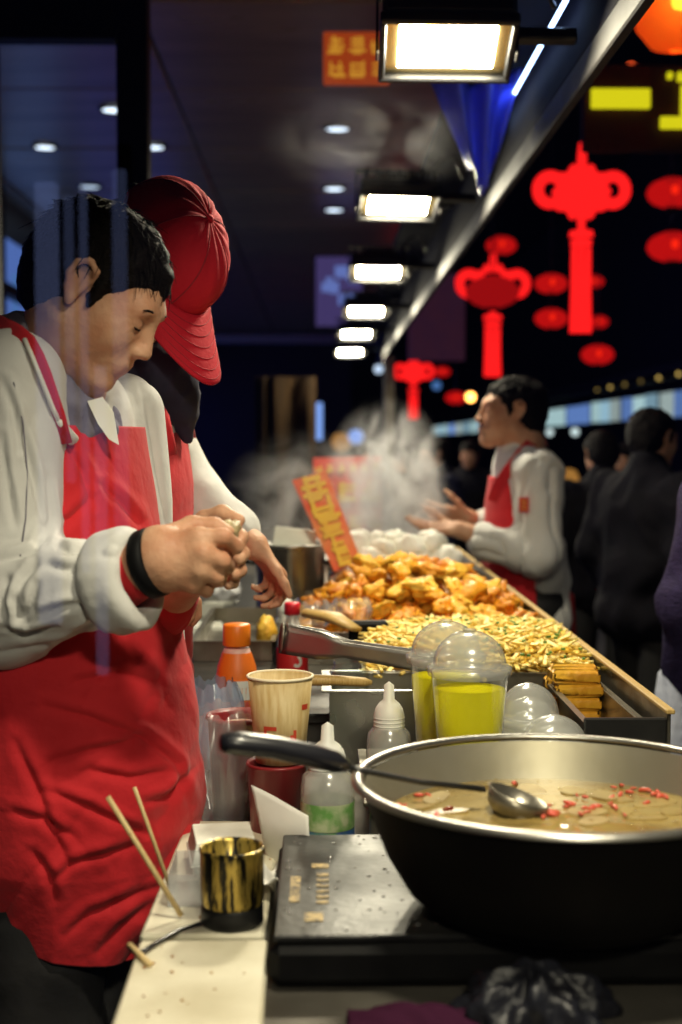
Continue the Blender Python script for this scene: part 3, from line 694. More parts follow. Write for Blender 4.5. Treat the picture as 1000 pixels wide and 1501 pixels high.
# ladle
tip, rimp, sco = P(323, 1088, 1.47), P(517, 1139, 1.515), PZ(735, 1184, bo.location.z + zs + .004)
rimp.z = bo.location.z + hb + .016
ld = thing('soup_ladle', 'ladle with a thick black handle resting on the basin rim', 'ladle', tip)
h1 = tip.lerp(rimp, .97)
MB(tip).tube([tip + (h1 - tip) * t_ + Vector((0, 0, .006 * math.sin(t_ * 3.1))) for t_ in (0, .04, .15, .4, .7, .9, 1)], [(.008, .008), (.012, .014), (.0135, .017), (.0125, .0155), (.0135, .0165), (.012, .0135), (.006, .007)], 14, flat=(0, 0, 1)).build('handle', M['rubber'], ld, True)
neck = sco + Vector((-.02, .0, .022))
MB(tip).tube([h1, rimp + Vector((.01, 0, -.003)), rimp.lerp(neck, .5) + Vector((0, 0, -.004)), neck], [(.0035, .006)] * 4, 8, flat=(0, 0, 1)).build('stem', M['steel_dark'], ld, True)
mb = MB(tip); Rl = Matrix.Rotation(.35, 3, 'Y')
mb.lathe([(0, -.030), (.018, -.027), (.032, -.014), (.037, .004), (.0345, .004), (.030, -.011), (.017, -.023), (0, -.026)], sco + Vector((.018, -.004, .012)), 24, Rl)
mb.build('scoop', M['steel_worn'], ld, True)

# ------------------------------------------------------------------ containers around the pot
def on(px, d, z=ZC):
    p = P(px, 650, d); return Vector((p.x, d, z))
def squeeze(px, d, h, r, lb, label_part=False):
    t = thing('squeeze_bottle', lb, 'bottle', on(px, d), 'clear squeeze bottles')
    MB().lathe([(r * .9, 0), (r, .006), (r, h * .52), (r * .92, h * .60), (r * .62, h * .66)], n=28, closed=True).build('body', M['clear_soft'], t, True)
    MB().lathe([(0, .003), (r * .88, .003), (r * .93, h * .34), (0, h * .34)], n=24).build('sauce', mat('sauce', (.30, .26, .14), .2), t, True)
    MB().lathe([(r * .66, h * .63), (r * .68, h * .65), (r * .68, h * .74), (r * .60, h * .79), (r * .45, h * .83), (r * .25, h * .86), (r * .22, h * .97), (0, h)], n=24).build('cap', M['white_plastic'], t, True)
    for j in range(3): MB().lathe([(r * .685, h * (.655 + .03 * j)), (r * .71, h * (.66 + .03 * j)), (r * .685, h * (.667 + .03 * j))], n=24, closed=True).build('ridge', M['white_plastic'], t, True)
    if label_part:
        MB().lathe([(r * 1.012, .004), (r * 1.012, h * .22)], n=24, closed=True).build('blue_band', mat('bluelabel', (.03, .10, .32), .4, 0, (.10, .28, .10), 40, lo=.4, hi=.6), t, True)
        MB().lathe([(r * 1.011, h * .225), (r * 1.011, h * .42)], n=24, closed=True).build('green_band', mat('greenlabel', (.14, .32, .08), .4, 0, (.45, .5, .30), 40, lo=.4, hi=.6), t, True)
    return t
squeeze(480, 1.90, .19, .038, 'clear squeeze bottle with a blue and green label and white nozzle', True)
squeeze(571, 2.14, .205, .036, 'plain clear squeeze bottle with white nozzle behind the basin')
# red tubs, kraft cup
t = thing('red_tub', 'dark red plastic tub under the paper cup', 'tub', on(405, 1.98))
MB().lathe([(0, 0), (.038, 0), (.043, .11), (.046, .112), (.044, .116), (.040, .110), (.036, .006), (0, .006)], n=32).build('wall', M['red_plastic'], t, True)
t = thing('red_tub', 'dark red tub lined with a clear plastic bag', 'tub', on(352, 2.12))
MB().lathe([(0, 0), (.044, 0), (.052, .15), (.056, .152), (.054, .158), (.048, .150), (.041, .006), (0, .006)], n=32).build('wall', M['red_plastic'], t, True)
MB().lathe([(0, .13), (.045, .132), (.046, .138), (.02, .146), (0, .148)], n=24).build('contents', mat('scraps', (.7, .55, .40), .7, 0, (.45, .12, .08), 60, bump=.6), t, True)
def bagf(c, r, h, seed, squash=1., rough=.25):
    c = Vector(c)
    def f(u, v):
        a = u * 6.2832; rr = r * (.85 + .35 * math.sin(v * 3.0)) * (1 + rough * (.35 * math.sin(5 * a + seed) * math.sin(v * 7 + seed) + .22 * math.sin(13 * a + 3 * v + seed * 2) + .12 * math.sin(29 * a - 9 * v + seed)))
        return c + Vector((rr * math.cos(a), rr * squash * math.sin(a), v * h + .005 * math.sin(7 * a + seed) * v + .003 * math.sin(19 * a) * v))
    return f
mb = MB(); mb.grid(bagf(on(322, 2.10), .062, .17, 2.), 72, 14, True)
o = mb.build('plastic_bag', M['clear_bag'], None, True); tag(o, 'crumpled clear plastic bag pulled over the red tub', 'bag')
mb = MB(); mb.grid(bagf(on(306, 2.45), .05, .15, 5.), 72, 12, True)
o = mb.build('plastic_bag', clear('bluebag', (.75, .82, .95), .2, .1, .45, (.55, .68, .90)), None, True); tag(o, 'bluish white plastic bag below the orange bottle', 'bag')
kc = thing('paper_cup', 'kraft paper cup with red print standing on the red tub', 'cup', on(410, 1.98, ZC + .1165))
ph = .125
MB().lathe([(0, 0), (.036, 0), (.0475, ph), (.0455, ph), (.034, .005), (0, .005)], n=40).build('wall', M['kraft'], kc, True)
MB().lathe([(.0475 + .0022 * math.cos(a), ph + .0022 * math.sin(a)) for a in [k * math.pi / 4 for k in range(9)]], n=40, closed=True).build('rim', M['cup_in'], kc, True)
def curved(mb, r0, r1, h, x0, z0, x1, z1, e=.0006):
    """a printed patch lying on a cone wall; x along the arc (m) measured from the side facing the counter's near end"""
    def f(u, v):
        z = z0 + (z1 - z0) * v; r = r0 + (r1 - r0) * z / h + e; a = -math.pi / 2 + (x0 + (x1 - x0) * u) / r
        return Vector((r * math.cos(a), r * math.sin(a), z))
    mb.grid(f, 5, 2)
mb = MB()
for x0, z0, x1, z1 in ((-.024, .026, -.019, .058), (-.019, .052, -.004, .058), (-.019, .036, -.004, .041), (-.019, .026, -.004, .030), (-.007, .030, -.004, .041), (.016, .012, .021, .045), (.021, .030, .026, .052), (.026, .016, .030, .034), (.036, .08, .05, .088)):
    curved(mb, .036, .0475, ph, x0, z0, x1, z1)
mb.build('red_print', M['ink'], kc)
# orange drink bottle
ob = thing('drink_bottle', 'orange capped milk drink bottle with orange and pink label', 'bottle', on(346, 2.6))
MB().lathe([(0, 0), (.034, 0), (.037, .006), (.037, .05), (.033, .058), (.033, .066), (.038, .075), (.039, .135), (.036, .155), (.026, .185), (.024, .19)], n=32).build('body', M['pink'], ob, True)
MB().lathe([(.0385, .078), (.0395, .080), (.0398, .134), (.037, .1555), (.028, .182)], n=32, closed=True).build('sleeve', M['orange_label'], ob, True)
MB().lathe([(0, .236), (.024, .236), (.0265, .232), (.0265, .196), (.025, .194), (0, .194)], n=32).build('cap', M['orange'], ob, True)
MB().lathe([(.0376, .004), (.0376, .049)], n=32, closed=True).build('lower_label', M['white_plastic'], ob, True)
mb = MB()
for k in range(14): curved(mb, .0398, .0398, 1, -.004 + (k % 5) * .008 + random.uniform(-.003, .003), .095 + (k // 5) * .012, .004 + (k % 5) * .008, .108 + (k // 5) * .012, .0008 + .0002 * k)
mb.build('white_splash', M['white_plastic'], ob)
mb = MB()
for k in range(4):
    for j in range(3): curved(mb, .0398, .0398, 1, -.014 + k * .011, .080 + j * .0045, -.006 + k * .011, .0825 + j * .0045, .0042)
    curved(mb, .0398, .0398, 1, -.011 + k * .011, .079, -.0085 + k * .011, .0925, .0046)
mb.build('red_characters', M['red_label'], ob)
# red soda bottle
rb = thing('soda_bottle', 'clear soda bottle with red cap and red label', 'bottle', on(428, 2.95))
MB().lathe([(.030, 0), (.034, .006), (.034, .05), (.034, .14), (.030, .165), (.018, .192), (.014, .20), (.014, .214)], n=32, closed=True).build('body', M['clear_soft'], rb, True)
MB().lathe([(.0343, .045), (.0348, .047), (.0348, .138), (.0343, .140)], n=32, closed=True).build('label', M['red_label'], rb, True)
MB().lathe([(0, .003), (.031, .003), (.0325, .044), (0, .044)], n=24).build('drink', mat('cola', (.10, .02, .012), .1), rb, True)
MB().lathe([(0, .236), (.0155, .236), (.0175, .233), (.0175, .210), (0, .209)], n=24).build('cap', M['red_cap'], rb, True)
mb = MB()
for k in range(9):
    a0 = -2.2 + k * .42; x = .012 + .008 * math.cos(a0); z = .112 + .010 * math.sin(a0); curved(mb, .0348, .0348, 1, x - .003, z - .003, x + .003, z + .003, .0006 + .00005 * k)
mb.build('white_swirl', M['white_plastic'], rb)
sq2 = squeeze(419, 3.45, .22, .034, 'clear squeeze bottle behind the red capped soda bottle')
# steel bin, glass jar, brush, tongs
sbn = thing('steel_bin', 'square stainless sauce bin between the bottles and the drinks', 'bin', on(545, 2.42))
def openbox(mb, x0, x1, y0, y1, z0, z1, t_=.003, flange=.012):
    mb.box(((x0 + x1) / 2, (y0 + y1) / 2, z0 + t_ / 2), (x1 - x0, y1 - y0, t_))
    for x in (x0 + t_ / 2, x1 - t_ / 2): mb.box((x, (y0 + y1) / 2, (z0 + t_ + z1) / 2), (t_, y1 - y0, z1 - z0 - t_))
    for y in (y0 + t_ / 2, y1 - t_ / 2): mb.box(((x0 + x1) / 2, y, (z0 + t_ + z1) / 2), (x1 - x0 - 2 * t_, t_, z1 - z0 - t_))
def flange(mb, x0, x1, y0, y1, z, f=.014, t_=.003):
    mb.box(((x0 + x1) / 2, y0 - f / 2, z), (x1 - x0 + 2 * f, f, t_)); mb.box(((x0 + x1) / 2, y1 + f / 2, z), (x1 - x0 + 2 * f, f, t_))
    mb.box((x0 - f / 2, (y0 + y1) / 2, z), (f, y1 - y0, t_)); mb.box((x1 + f / 2, (y0 + y1) / 2, z), (f, y1 - y0, t_))
mb = MB(); openbox(mb, -.075, .085, -.09, .10, 0, .155); mb.build('wall', M['steel'], sbn)
mb = MB(); flange(mb, -.075, .085, -.09, .10, .156); mb.build('flange', M['steel'], sbn)
MB().bbox((.005, .005, .10), (.15, .18, .01), .002).build('sauce', mat('darksauce', (.12, .10, .06), .25, 0, (.25, .22, .12), 20), sbn)
o = MB()
o.lathe([(.033, 0), (.036, .004), (.036, .055), (.030, .065), (.030, .075), (.028, .075), (.028, .064), (.033, .054), (.033, .006), (0, .005)], n=28)
gj = o.build('glass_jar', M['glass'], None, True); gj.location = on(513, 2.5, ZC + .106); tag(gj, 'small empty glass jar standing in the steel bin', 'jar')
a, b = P(437, 997, 2.28), P(545, 1001, 2.30)
br = thing('wooden_brush', 'wooden handled sauce brush lying across the steel bin', 'brush', a)
MB(a).tube([a.lerp(b, t_) + Vector((0, 0, .002 * math.sin(t_ * 3))) for t_ in (.08, .15, .5, .9, 1)], [(.009, .010), (.010, .012), (.009, .011), (.008, .009), (.004, .005)], 12, flat=(0, 0, 1)).build('handle', M['wood'], br, True)
MB(a).tube([a.lerp(b, t_) for t_ in (-.02, .0, .06, .085)], [.005, .0105, .0115, .009], 12).build('dark_tip', M['rubber'], br, True)
# platform that carries the drinks
pf = thing('drink_stand', 'low steel stand under the yellow drinks', 'stand', (.23, 2.02, ZC))
MB().bbox((0.04, .04, .074), (.42, .34, .006), .002).build('shelf', M['steel_worn'], pf)
for x in (-.155, .235):
    for y in (-.11, .19): MB().bbox((x, y, .036), (.012, .012, .071), .002).build('leg', M['steel_worn'], pf)
ZD = ZC + .0775
def drink(px, d, lb, lid=True, h=.172, r=.056, fill=.86, sc_=1.):
    t = thing('lidded_cup', lb, 'cup', on(px, d, ZD))
    r0 = r * .74
    MB().lathe([(0, 0), (r0, 0), (r, h), (r + .003, h + .001), (r + .003, h + .005), (r - .001, h + .005)], n=40, closed=True).build('wall', M['clear'], t, True)
    if fill: MB().lathe([(0, .002), (r0 - .0015, .002), (r0 + (r - r0) * fill - .0015, h * fill), (0, h * fill)], n=40).build('yellow_drink', M['drink'], t, True)
    prof = [(r + .004, h - .004), (r + .0055, h + .001), (r + .0055, h + .008), (r - .002, h + .012)] + [((r - .003) * math.cos(a), h + .012 + .049 * math.sin(a)) for a in [k * math.pi / 2 / 9 for k in range(9)]] + [(.010, h + .0605), (.009, h + .063)]
    MB().lathe(prof, n=40, closed=True).build('dome_lid', M['clear_soft'], t, True)
    return t
drink(690, 1.96, 'nearest yellow iced drink in a clear cup with dome lid')
drink(655, 2.07, 'yellow drink cup with dome lid mostly behind the nearest one')
def dome(px, d, z, lb, r=.05):
    o = MB(); h = 0
    prof = [(r + .004, 0), (r + .005, .004), (r + .005, .010), (r - .002, .014)] + [((r - .003) * math.cos(a), .014 + .05 * math.sin(a)) for a in [k * math.pi / 2 / 9 for k in range(9)]] + [(.006, .0645), (0, .065)]
    o.lathe(prof, n=36, closed=True); ob_ = o.build('dome_lid', M['clear_soft'], None, True); ob_.location = on(px, d, z); tag(ob_, lb, 'lid', 'spare dome lids'); return ob_
for k in range(4): dome(778, 2.10, ZD + .001 + k * .022, ['lowest', 'second lowest', 'second highest', 'topmost'][k] + ' dome lid in the stack beside the yellow drinks')
for k in range(3): dome(816, 2.02, ZD + .001 + k * .016, ['lowest', 'middle', 'topmost'][k] + ' lid of the short dome stack just behind the basin rim', .054)
# tongs
tg = thing('serving_tongs', 'wide flat steel tongs lying above the sauce bin', 'tongs', P(415, 935, 2.3))
a, b = P(417, 936, 2.32), P(612, 968, 2.26); ax = (b - a).normalized(); z_ = Vector((0, 0, 1)); sd = ax.cross(z_).normalized(); upv = sd.cross(ax)
for s, nm in ((1, 'upper_arm'), (-1, 'lower_arm')):
    def f(u, v, s=s):
        wd = np.interp(u, [0, .25, .42, 1], [.026, .024, .013, .016]); sp = .004 + .012 * min(1, u * 3)
        return a + (b - a) * (u * 1.12) + upv * ((v - .5) * 2 * wd) + sd * (s * sp)
    mb = MB(tg.location); mb.grid(f, 24, 4); mb.build(nm, M['steel'], tg, True, solid=.002)
MB(tg.location).tube([a + sd * .005, a - ax * .008, a - sd * .005], [(.026, .002)] * 3, 8, flat=(0, 0, 1)).build('hinge', M['steel_worn'], tg, True)
# foam boxes
def foambox(px, d, w_, l_, h, lb, rz=.0, z=ZC):
    t = thing('foam_box', lb, 'box', on(px, d, z), 'white foam takeaway boxes', rz)
    def tier(mb, z0, z1, a0, a1, b0, b1):
        vs = [(x * a / 2, y * b_ / 2, zz) for zz, a, b_ in ((z0, a0, b0), (z1, a1, b1)) for x, y in ((-1, -1), (1, -1), (1, 1), (-1, 1))]
        mb.add(vs, [(3, 2, 1, 0), (4, 5, 6, 7), (0, 1, 5, 4), (1, 2, 6, 5), (2, 3, 7, 6), (3, 0, 4, 7)])
    mb = MB(); tier(mb, 0, h * .52, w_ * .84, w_, l_ * .84, l_); x = mb.build('base', M['foam'], t)
    mb = MB(); tier(mb, h * .53, h * .58, w_ * 1.04, w_ * 1.04, l_ * 1.04, l_ * 1.04); tier(mb, h * .581, h, w_ * .99, w_ * .86, l_ * .99, l_ * .86); y = mb.build('lid', M['foam'], t)
    for ob_ in (x, y):
        md = ob_.modifiers.new('round', 'BEVEL'); md.width = .006; md.segments = 3
    return t
foambox(297, 3.66, .12, .14, .095, 'closed white foam box beside the apron of the front cook', .12)
foambox(318, 4.28, .13, .14, .085, 'white foam box with a crumpled bag on top', -.1)
mb = MB(); mb.grid(bagf(on(320, 4.28, ZC + .088), .055, .05, 1.3, 1, .4), 60, 8, True)
o = mb.build('plastic_bag', mat('whitebag', (.8, .8, .8), .35, 0, (.7, .7, .72), 20, bump=.3, bs=40), None, True); tag(o, 'crumpled white bag lying on the rear foam box', 'bag')
foambox(325, 1.80, .090, .11, .062, 'white foam box with a domed lid behind the gold jar', .15)
# white napkin paper
mb = MB()
def napf(u, v):
    p = P(368, 1152, 1.86).lerp(P(452, 1196, 1.80), u); q_ = on(392, 1.84, ZC + .004).lerp(on(456, 1.76, ZC + .004), u); r_ = p.lerp(q_, v)
    return r_ + Vector((0, .004 * math.sin(u * 5 + v * 4) + .012 * abs(v - .45), 0))
mb.grid(napf, 16, 12); o = mb.build('paper_wrapper', M['paper'], None, True, solid=.0012); tag(o, 'folded white paper wrapper beside the cooker', 'paper')
mb = MB()
def nap2(u, v):
    b_ = on(385, 1.70, ZC + .02); return b_ + Vector((-.02 + u * .055, -.05 + v * .13, .012 + .018 * math.sin(u * 4 + v * 3) + .010 * math.sin(u * 11 - v * 6)))
mb.grid(nap2, 14, 14); o = mb.build('paper_wrapper', M['paper'], None, True, solid=.0012); tag(o, 'crumpled white paper lying on the board beside the gold jar', 'paper')
# gold jar
jp = PZ(338, 1366, ZB); jp = Vector((jp.x, jp.y + .03, ZB))
gjr = thing('gold_jar', 'small dark glass jar with gold streaks on the cutting board', 'jar', jp)
MB().lathe([(0, .0), (.034, 0), (.037, .004), (.037, .022), (.036, .024)], n=36).build('foot', M['black_gloss'], gjr, True)
MB().lathe([(.0355, .024), (.0375, .03), (.0375, .084), (.039, .089), (.037, .092), (.0345, .088), (.034, .03), (0, .027)], n=36, closed=True).build('wall', M['gold'], gjr, True)
MB().lathe([(0, .066), (.0335, .066), (.0335, .064)], n=30).build('contents', M['black'], gjr)
# clear box with skewers beside it
cb = thing('clear_box', 'clear plastic box holding skewers beside the gold jar', 'box', PZ(268, 1330, ZB) + Vector((.012, .05, 0)))
mb = MB(); openbox(mb, -.03, .03, -.05, .05, 0, .04, .0012); mb.build('wall', M['clear_bag'], cb)
for k, (a, b, lb) in enumerate(((PZ(266, 1342, ZB + .004), P(158, 1168, 1.60), 'thick bamboo skewer leaning in front of the red apron'), (PZ(250, 1302, ZB + .004) + Vector((0, .0, 0)), P(197, 1154, 1.70), 'thin bamboo skewer leaning in front of the red apron'))):
    o = MB().tube([a, a.lerp(b, .5), b], [.0034 - .0008 * k] * 3, 8).build('bamboo_skewer', M['stick'], None, True); tag(o, lb, 'skewer')
a, b = PZ(190, 1386, ZB + .004), PZ(220, 1414, ZB + .003)
o = MB().tube([a, b], .0038, 8).build('bamboo_skewer', M['stick'], None, True); tag(o, 'short bamboo stick end at the edge of the cutting board', 'skewer')
# cable on the board
pts = [PZ(x, y, ZB + .004) for x, y in ((205, 1398), (230, 1382), (262, 1364), (300, 1352), (345, 1345))]
o = MB().tube(pts, .0028, 8).build('power_cable', M['rubber'], None, True); tag(o, 'thin black cable lying over the cutting board', 'cable')
rc = random.Random(11); mb = MB()
for k in range(70):
    p = Vector((rc.uniform(-.19, -.065), rc.uniform(1.31, 1.95), ZB + .0012)) if k < 35 else Vector((rc.uniform(-.19, .3), rc.uniform(1.9, 2.6), ZC + .0015)); r_ = rc.uniform(.001, .003)
    mb.box(p, (r_, r_ * rc.uniform(.6, 1.4), r_ * .7), Matrix.Rotation(rc.uniform(0, 3), 3, 'Z'))
o = mb.build('crumbs', mat('crumbs', (.5, .30, .10), .6, 0, (.30, .10, .04), 200)); tag(o, 'brown food crumbs scattered on the boards and counter', 'crumbs', kind='stuff')
mb = MB()
for k in range(80):
    r_ = rc.uniform(.001, .003) * (1 if k % 9 else 1.6); mb.lathe([(r_, 0), (r_ * .8, r_ * .25), (0, r_ * .36)], (rc.uniform(-.045, .2), rc.uniform(1.43, 1.785), .9302), 8)
o = mb.build('water_drops', clear('drops', (.9, .9, .9), .05, .12, .12), None, True); tag(o, 'small water drops splashed over the black cooker top', 'drops', kind='stuff')
# dark bag and purple cloth in front of the cooker
mb = MB()
c = on(790, 1.345, ZC)
def dbag(u, v):
    a = u * 6.2832; e = v * math.pi / 2; r_ = math.cos(e)
    n_ = 1 + .12 * math.sin(5 * a + 3 * e) + .09 * math.sin(9 * a - 4 * e + 1) + .06 * math.sin(17 * a + 7 * e)
    return c + Vector((.075 * r_ * n_ * math.cos(a), .045 * r_ * n_ * math.sin(a), .002 + .048 * math.sin(e) * n_))
mb.grid(dbag, 72, 20, True); o = mb.build('dark_bag', mat('darkbag', (.014, .015, .022), .35, 0, (.008, .008, .012), 30, spec=.3, bump=.5, bs=50), None, True); tag(o, 'crumpled dark plastic bag in front of the cooker', 'bag')
mb = MB(); c2 = on(600, 1.335, ZC)
mb.grid(lambda u, v: c2 + Vector((-.06 + u * .13, -.03 + v * .05, .006 + .014 * math.sin(u * 3.1) * math.sin(v * 3) + .003 * math.sin(u * 20 + v * 9))), 30, 12)
o = mb.build('cleaning_cloth', mat('purplecloth', (.035, .006, .022), .9, bump=.3, spec=.1), None, True, solid=.003); tag(o, 'dark purple cleaning cloth in front of the cooker', 'cloth')

# ------------------------------------------------------------------ food trays
def tray(x0, x1, y0, y1, z1, lb, m_='steel_worn'):
    t = thing('food_tray', lb, 'tray', ((x0 + x1) / 2, (y0 + y1) / 2, ZC + .002)); mb = MB(t.location); openbox(mb, x0, x1, y0, y1, ZC + .002, z1, .004); mb.build('wall', M[m_], t)
    mb = MB(t.location); flange(mb, x0, x1, y0, y1, z1 - .0005, .010); mb.build('flange', M[m_], t); return t
K = .86                                    # the trays stand on a raised bench; sizes below are for a bench at counter height
ZC0, ZT = ZC, 1.45 - (1.45 - ZC) * K
def kp(x, y, z): return Vector((x * K, y * K, 1.45 - (1.45 - z) * K))
be = thing('tray_bench', 'raised steel bench under the food trays', 'bench', (.2, 3.6, ZC))
slab('bench_top', -.30, .523, 2.50, 5.2, ZT - .02, ZT, M['steel_dark'], be); slab('bench_top', .405, .523, 2.06, 2.497, ZT - .02, ZT, M['steel_dark'], be)
slab('bench_front', -.29, .40, 2.52, 2.53, ZC + .002, ZT - .021, M['steel_dark'], be); slab('bench_side', .505, .515, 2.07, 5.2, ZC + .002, ZT - .021, M['steel_dark'], be)
_tray = tray
def tray(x0, x1, y0, y1, z1, lb, m_='steel_worn'):
    t = thing('food_tray', lb, 'tray', ((x0 + x1) / 2 * K, (y0 + y1) / 2 * K, ZT + .001)); mb = MB(t.location); z1 = 1.45 - (1.45 - z1) * K
    openbox(mb, x0 * K, x1 * K, y0 * K, y1 * K, ZT + .001, z1, .004); mb.build('wall', M[m_], t)
    mb = MB(t.location); flange(mb, x0 * K, x1 * K, y0 * K, y1 * K, z1 - .0005, .008); mb.build('flange', M[m_], t); return t
tray(.10, .59, 2.93, 3.52, .955, 'deep steel tray of yellow shredded pancake nearest the viewer')
tray(-.10, .59, 3.56, 4.55, .955, 'steel tray heaped with fried chicken'); tray(.02, .59, 4.59, 5.6, .955, 'steel tray of white buns in the steam')
tray(.49, .59, 2.44, 2.905, .94, 'small empty steel tray with brown stains at the near end')
tray(-.34, -.13, 3.62, 4.35, .925, 'shallow empty steel pan left of the fried chicken')
gg = thing('edge_guard', 'low worn steel edge guard along the street side of the trays', 'guard', (.53, 3.4, ZC))
slab('panel', .527, .533, 2.05, 5.3, ZC + .002, 1.040, M['steel_worn'], gg); slab('top_edge', .523, .537, 2.04, 5.3, 1.0405, 1.048, M['wood'], gg)
slab('end_panel', .40, .526, 2.045, 2.055, ZC + .002, 1.034, M['steel_dark'], gg)

def blob_mesh(name, m_, sx, sy, sz, amp, fr, seed, n=20, nv=12, lump=0.):
    us = np.arange(n) / n * 2 * np.pi; vs = np.linspace(0, np.pi, nv + 1); V = []
    for v in vs:
        for u in us: V.append((math.sin(v) * math.cos(u), math.sin(v) * math.sin(u), math.cos(v)))
    V = np.array(V); d = 1 + amp * fbm(V * fr + seed * 13.7, 3) + lump * vnoise(V * 1.6 + seed * 5.1)
    V = V * d[:, None] * np.array((sx, sy, sz)); mb = MB()
    mb.v = [tuple(x) for x in V]; mb.f = [(j * n + (i + 1) % n, j * n + i, (j + 1) * n + i, (j + 1) * n + (i + 1) % n) for j in range(nv) for i in range(n)]
    return mb.build(name, m_, None, True)
def hide_proto(o): bpy.data.objects.remove(o, do_unlink=True)
protos = []
for k in range(8):
    o = blob_mesh('fried_chicken_piece', M['fry'][k % 4], random.uniform(.030, .05), random.uniform(.020, .030), random.uniform(.016, .024), .38, 2.6, k, lump=.35); protos.append(o.data); hide_proto(o)
def mound(x, y, x0, x1, y0, y1, pw=2.2):
    a = abs((x - (x0 + x1) / 2) / ((x1 - x0) / 2)); b = abs((y - (y0 + y1) / 2) / ((y1 - y0) / 2)); return max(0, (1 - a ** pw)) * max(0, (1 - b ** pw))
cnt = 0
for lay in (.25, .6, 1.0):
    for i in range(13):
        for j in range(9):
            x = -.06 + (i + random.uniform(.1, .9)) * .66 / 13; y = 3.62 + (j + random.uniform(.1, .9)) * .86 / 9
            hx = .20 * mound(x, y, -.12, .66, 3.5, 4.62, 2.0) * (1.0 if x > .12 else .55 + .45 * (x + .06) / .18)
            if hx < .03 and lay > .3: continue
            if lay > .5 and hx * lay < .05: continue
            if lay < .5 and 3.75 < y < 4.35 and .08 < x < .5: continue
            if lay == .6 and 3.85 < y < 4.3 and .12 < x < .45: continue
            o = link('fried_chicken_piece', random.choice(protos)); o.location = kp(x, y, ZC + .022 + hx * lay); o.rotation_euler = (random.uniform(-.6, .6), random.uniform(-.6, .6), random.uniform(0, 6.3)); o.scale = [random.uniform(.72, 1.05)] * 3
            tag(o, 'crispy orange fried chicken piece heaped in the middle tray', 'fried chicken', 'fried chicken pieces in the tray'); cnt += 1
# yellow shredded pancake with scallion
V = []; 
mb = MB()
ng = MB()
for k in range(1900):
    x = random.uniform(.11, .58); y = random.uniform(2.93, 3.50)
    hx = .075 + .055 * mound(x, y, .02, .75, 2.75, 3.75, 2.0)
    if y < 3.0: hx *= .85
    z = ZC + .012 + hx * random.choice((1, 1, 1, .9, .75)) + random.uniform(-.006, .006)
    Rm = Matrix.Rotation(random.uniform(0, 6.3), 3, 'Z') @ Matrix.Rotation(random.uniform(-.5, .5), 3, 'X') @ Matrix.Rotation(random.uniform(-.4, .4), 3, 'Y')
    (mb if random.random() > .07 else ng).bbox(kp(x, y, z), (random.uniform(.025, .065), random.uniform(.005, .010), random.uniform(.003, .006)) if mb is not ng else (.008, .005, .004), .002, Rm)
mb.box(kp(.345, 3.22, ZC + .045), (.41, .47, .055))
o = mb.build('shredded_pancake', M['egg']); tag(o, 'yellow shredded egg pancake filling the nearest tray', 'food', kind='stuff')
ng2 = MB()
for k in range(90):
    x = random.uniform(.12, .58); y = random.uniform(2.9, 3.48); hx = .075 + .055 * mound(x, y, .02, .75, 2.75, 3.75, 2.0)
    ng2.box(kp(x, y, ZC + .022 + hx), (random.uniform(.004, .009), random.uniform(.004, .007), .004), Matrix.Rotation(random.uniform(0, 6), 3, 'Z'))
o = ng2.build('chopped_scallion', M['green']); tag(o, 'chopped green scallion scattered on the yellow pancake', 'scallion', kind='stuff')
tf = None
for lay in range(4):
    for j in range(3):
        if tf is None:
            o = MB().bbox((0, 0, 0), (.085, .034, .022), .007).build('tofu_strip', M['tofu'], None, True); tf = o.data
        else: o = link('tofu_strip', tf)
        o.location = kp(.535 + random.uniform(-.008, .008), 2.80 + j * .042 + random.uniform(-.004, .004), .885 + lay * .0275); o.rotation_euler = (0, random.uniform(-.03, .03), random.uniform(-.08, .08))
        tag(o, 'golden fried tofu strip stacked at the end of the yellow tray', 'tofu strip', 'golden tofu strips stacked in the tray')
# buns
bp = []
for k in range(6):
    o = blob_mesh('white_bun', M['bun'], .046, .044, .036, .16, 2.2, 20 + k, 24, 12, lump=.22); bp.append(o.data); hide_proto(o)
for lay, n_ in ((0, 5), (1, 4), (2, 3)):
    for i in range(n_ + 2):
        for j in range(max(1, 4 - lay)):
            x = .265 + (i - (n_ + 1) / 2) * .066 + random.uniform(-.025, .025); y = 4.66 + lay * .045 + j * .085 + random.uniform(-.02, .02)
            if not .06 < x < .46: continue
            o = link('white_bun', random.choice(bp)); o.scale = [random.uniform(.75, 1.1)] * 3; o.location = kp(x, y, .985 + lay * .054 + random.uniform(-.012, .012)); o.rotation_euler = (random.uniform(-.7, .7), random.uniform(-.7, .7), random.uniform(0, 6))
            tag(o, 'white steamed bun piled behind the fried chicken', 'bun', 'white buns piled in the steam')
o = slab('bun_rack', .04, .49, 4.02, 4.73, ZT + .006, ZT + .055, M['steel_worn']); tag(o, 'steel steamer rack under the white buns', 'rack')
# corn coloured piece and clear bag at the pan
o = blob_mesh('fried_corn', M['fry'][3], .025, .025, .042, .2, 3, 31); o.location = on(389, 3.75 * K, ZT + .05); tag(o, 'orange yellow fried corn piece beside the empty pan', 'corn')
for k, (px, d) in enumerate(((455, 3.6), (515, 3.66))):
    mb = MB(); mb.grid(bagf(on(px, d * K, ZT + .08), .04, .06, 3. + k, 1, .4), 60, 8, True); o = mb.build('plastic_bag', M['clear_bag'], None, True); tag(o, ['clear bag of snacks left of the fried chicken', 'clear bag lying on the near edge of the fried chicken'][k], 'bag')
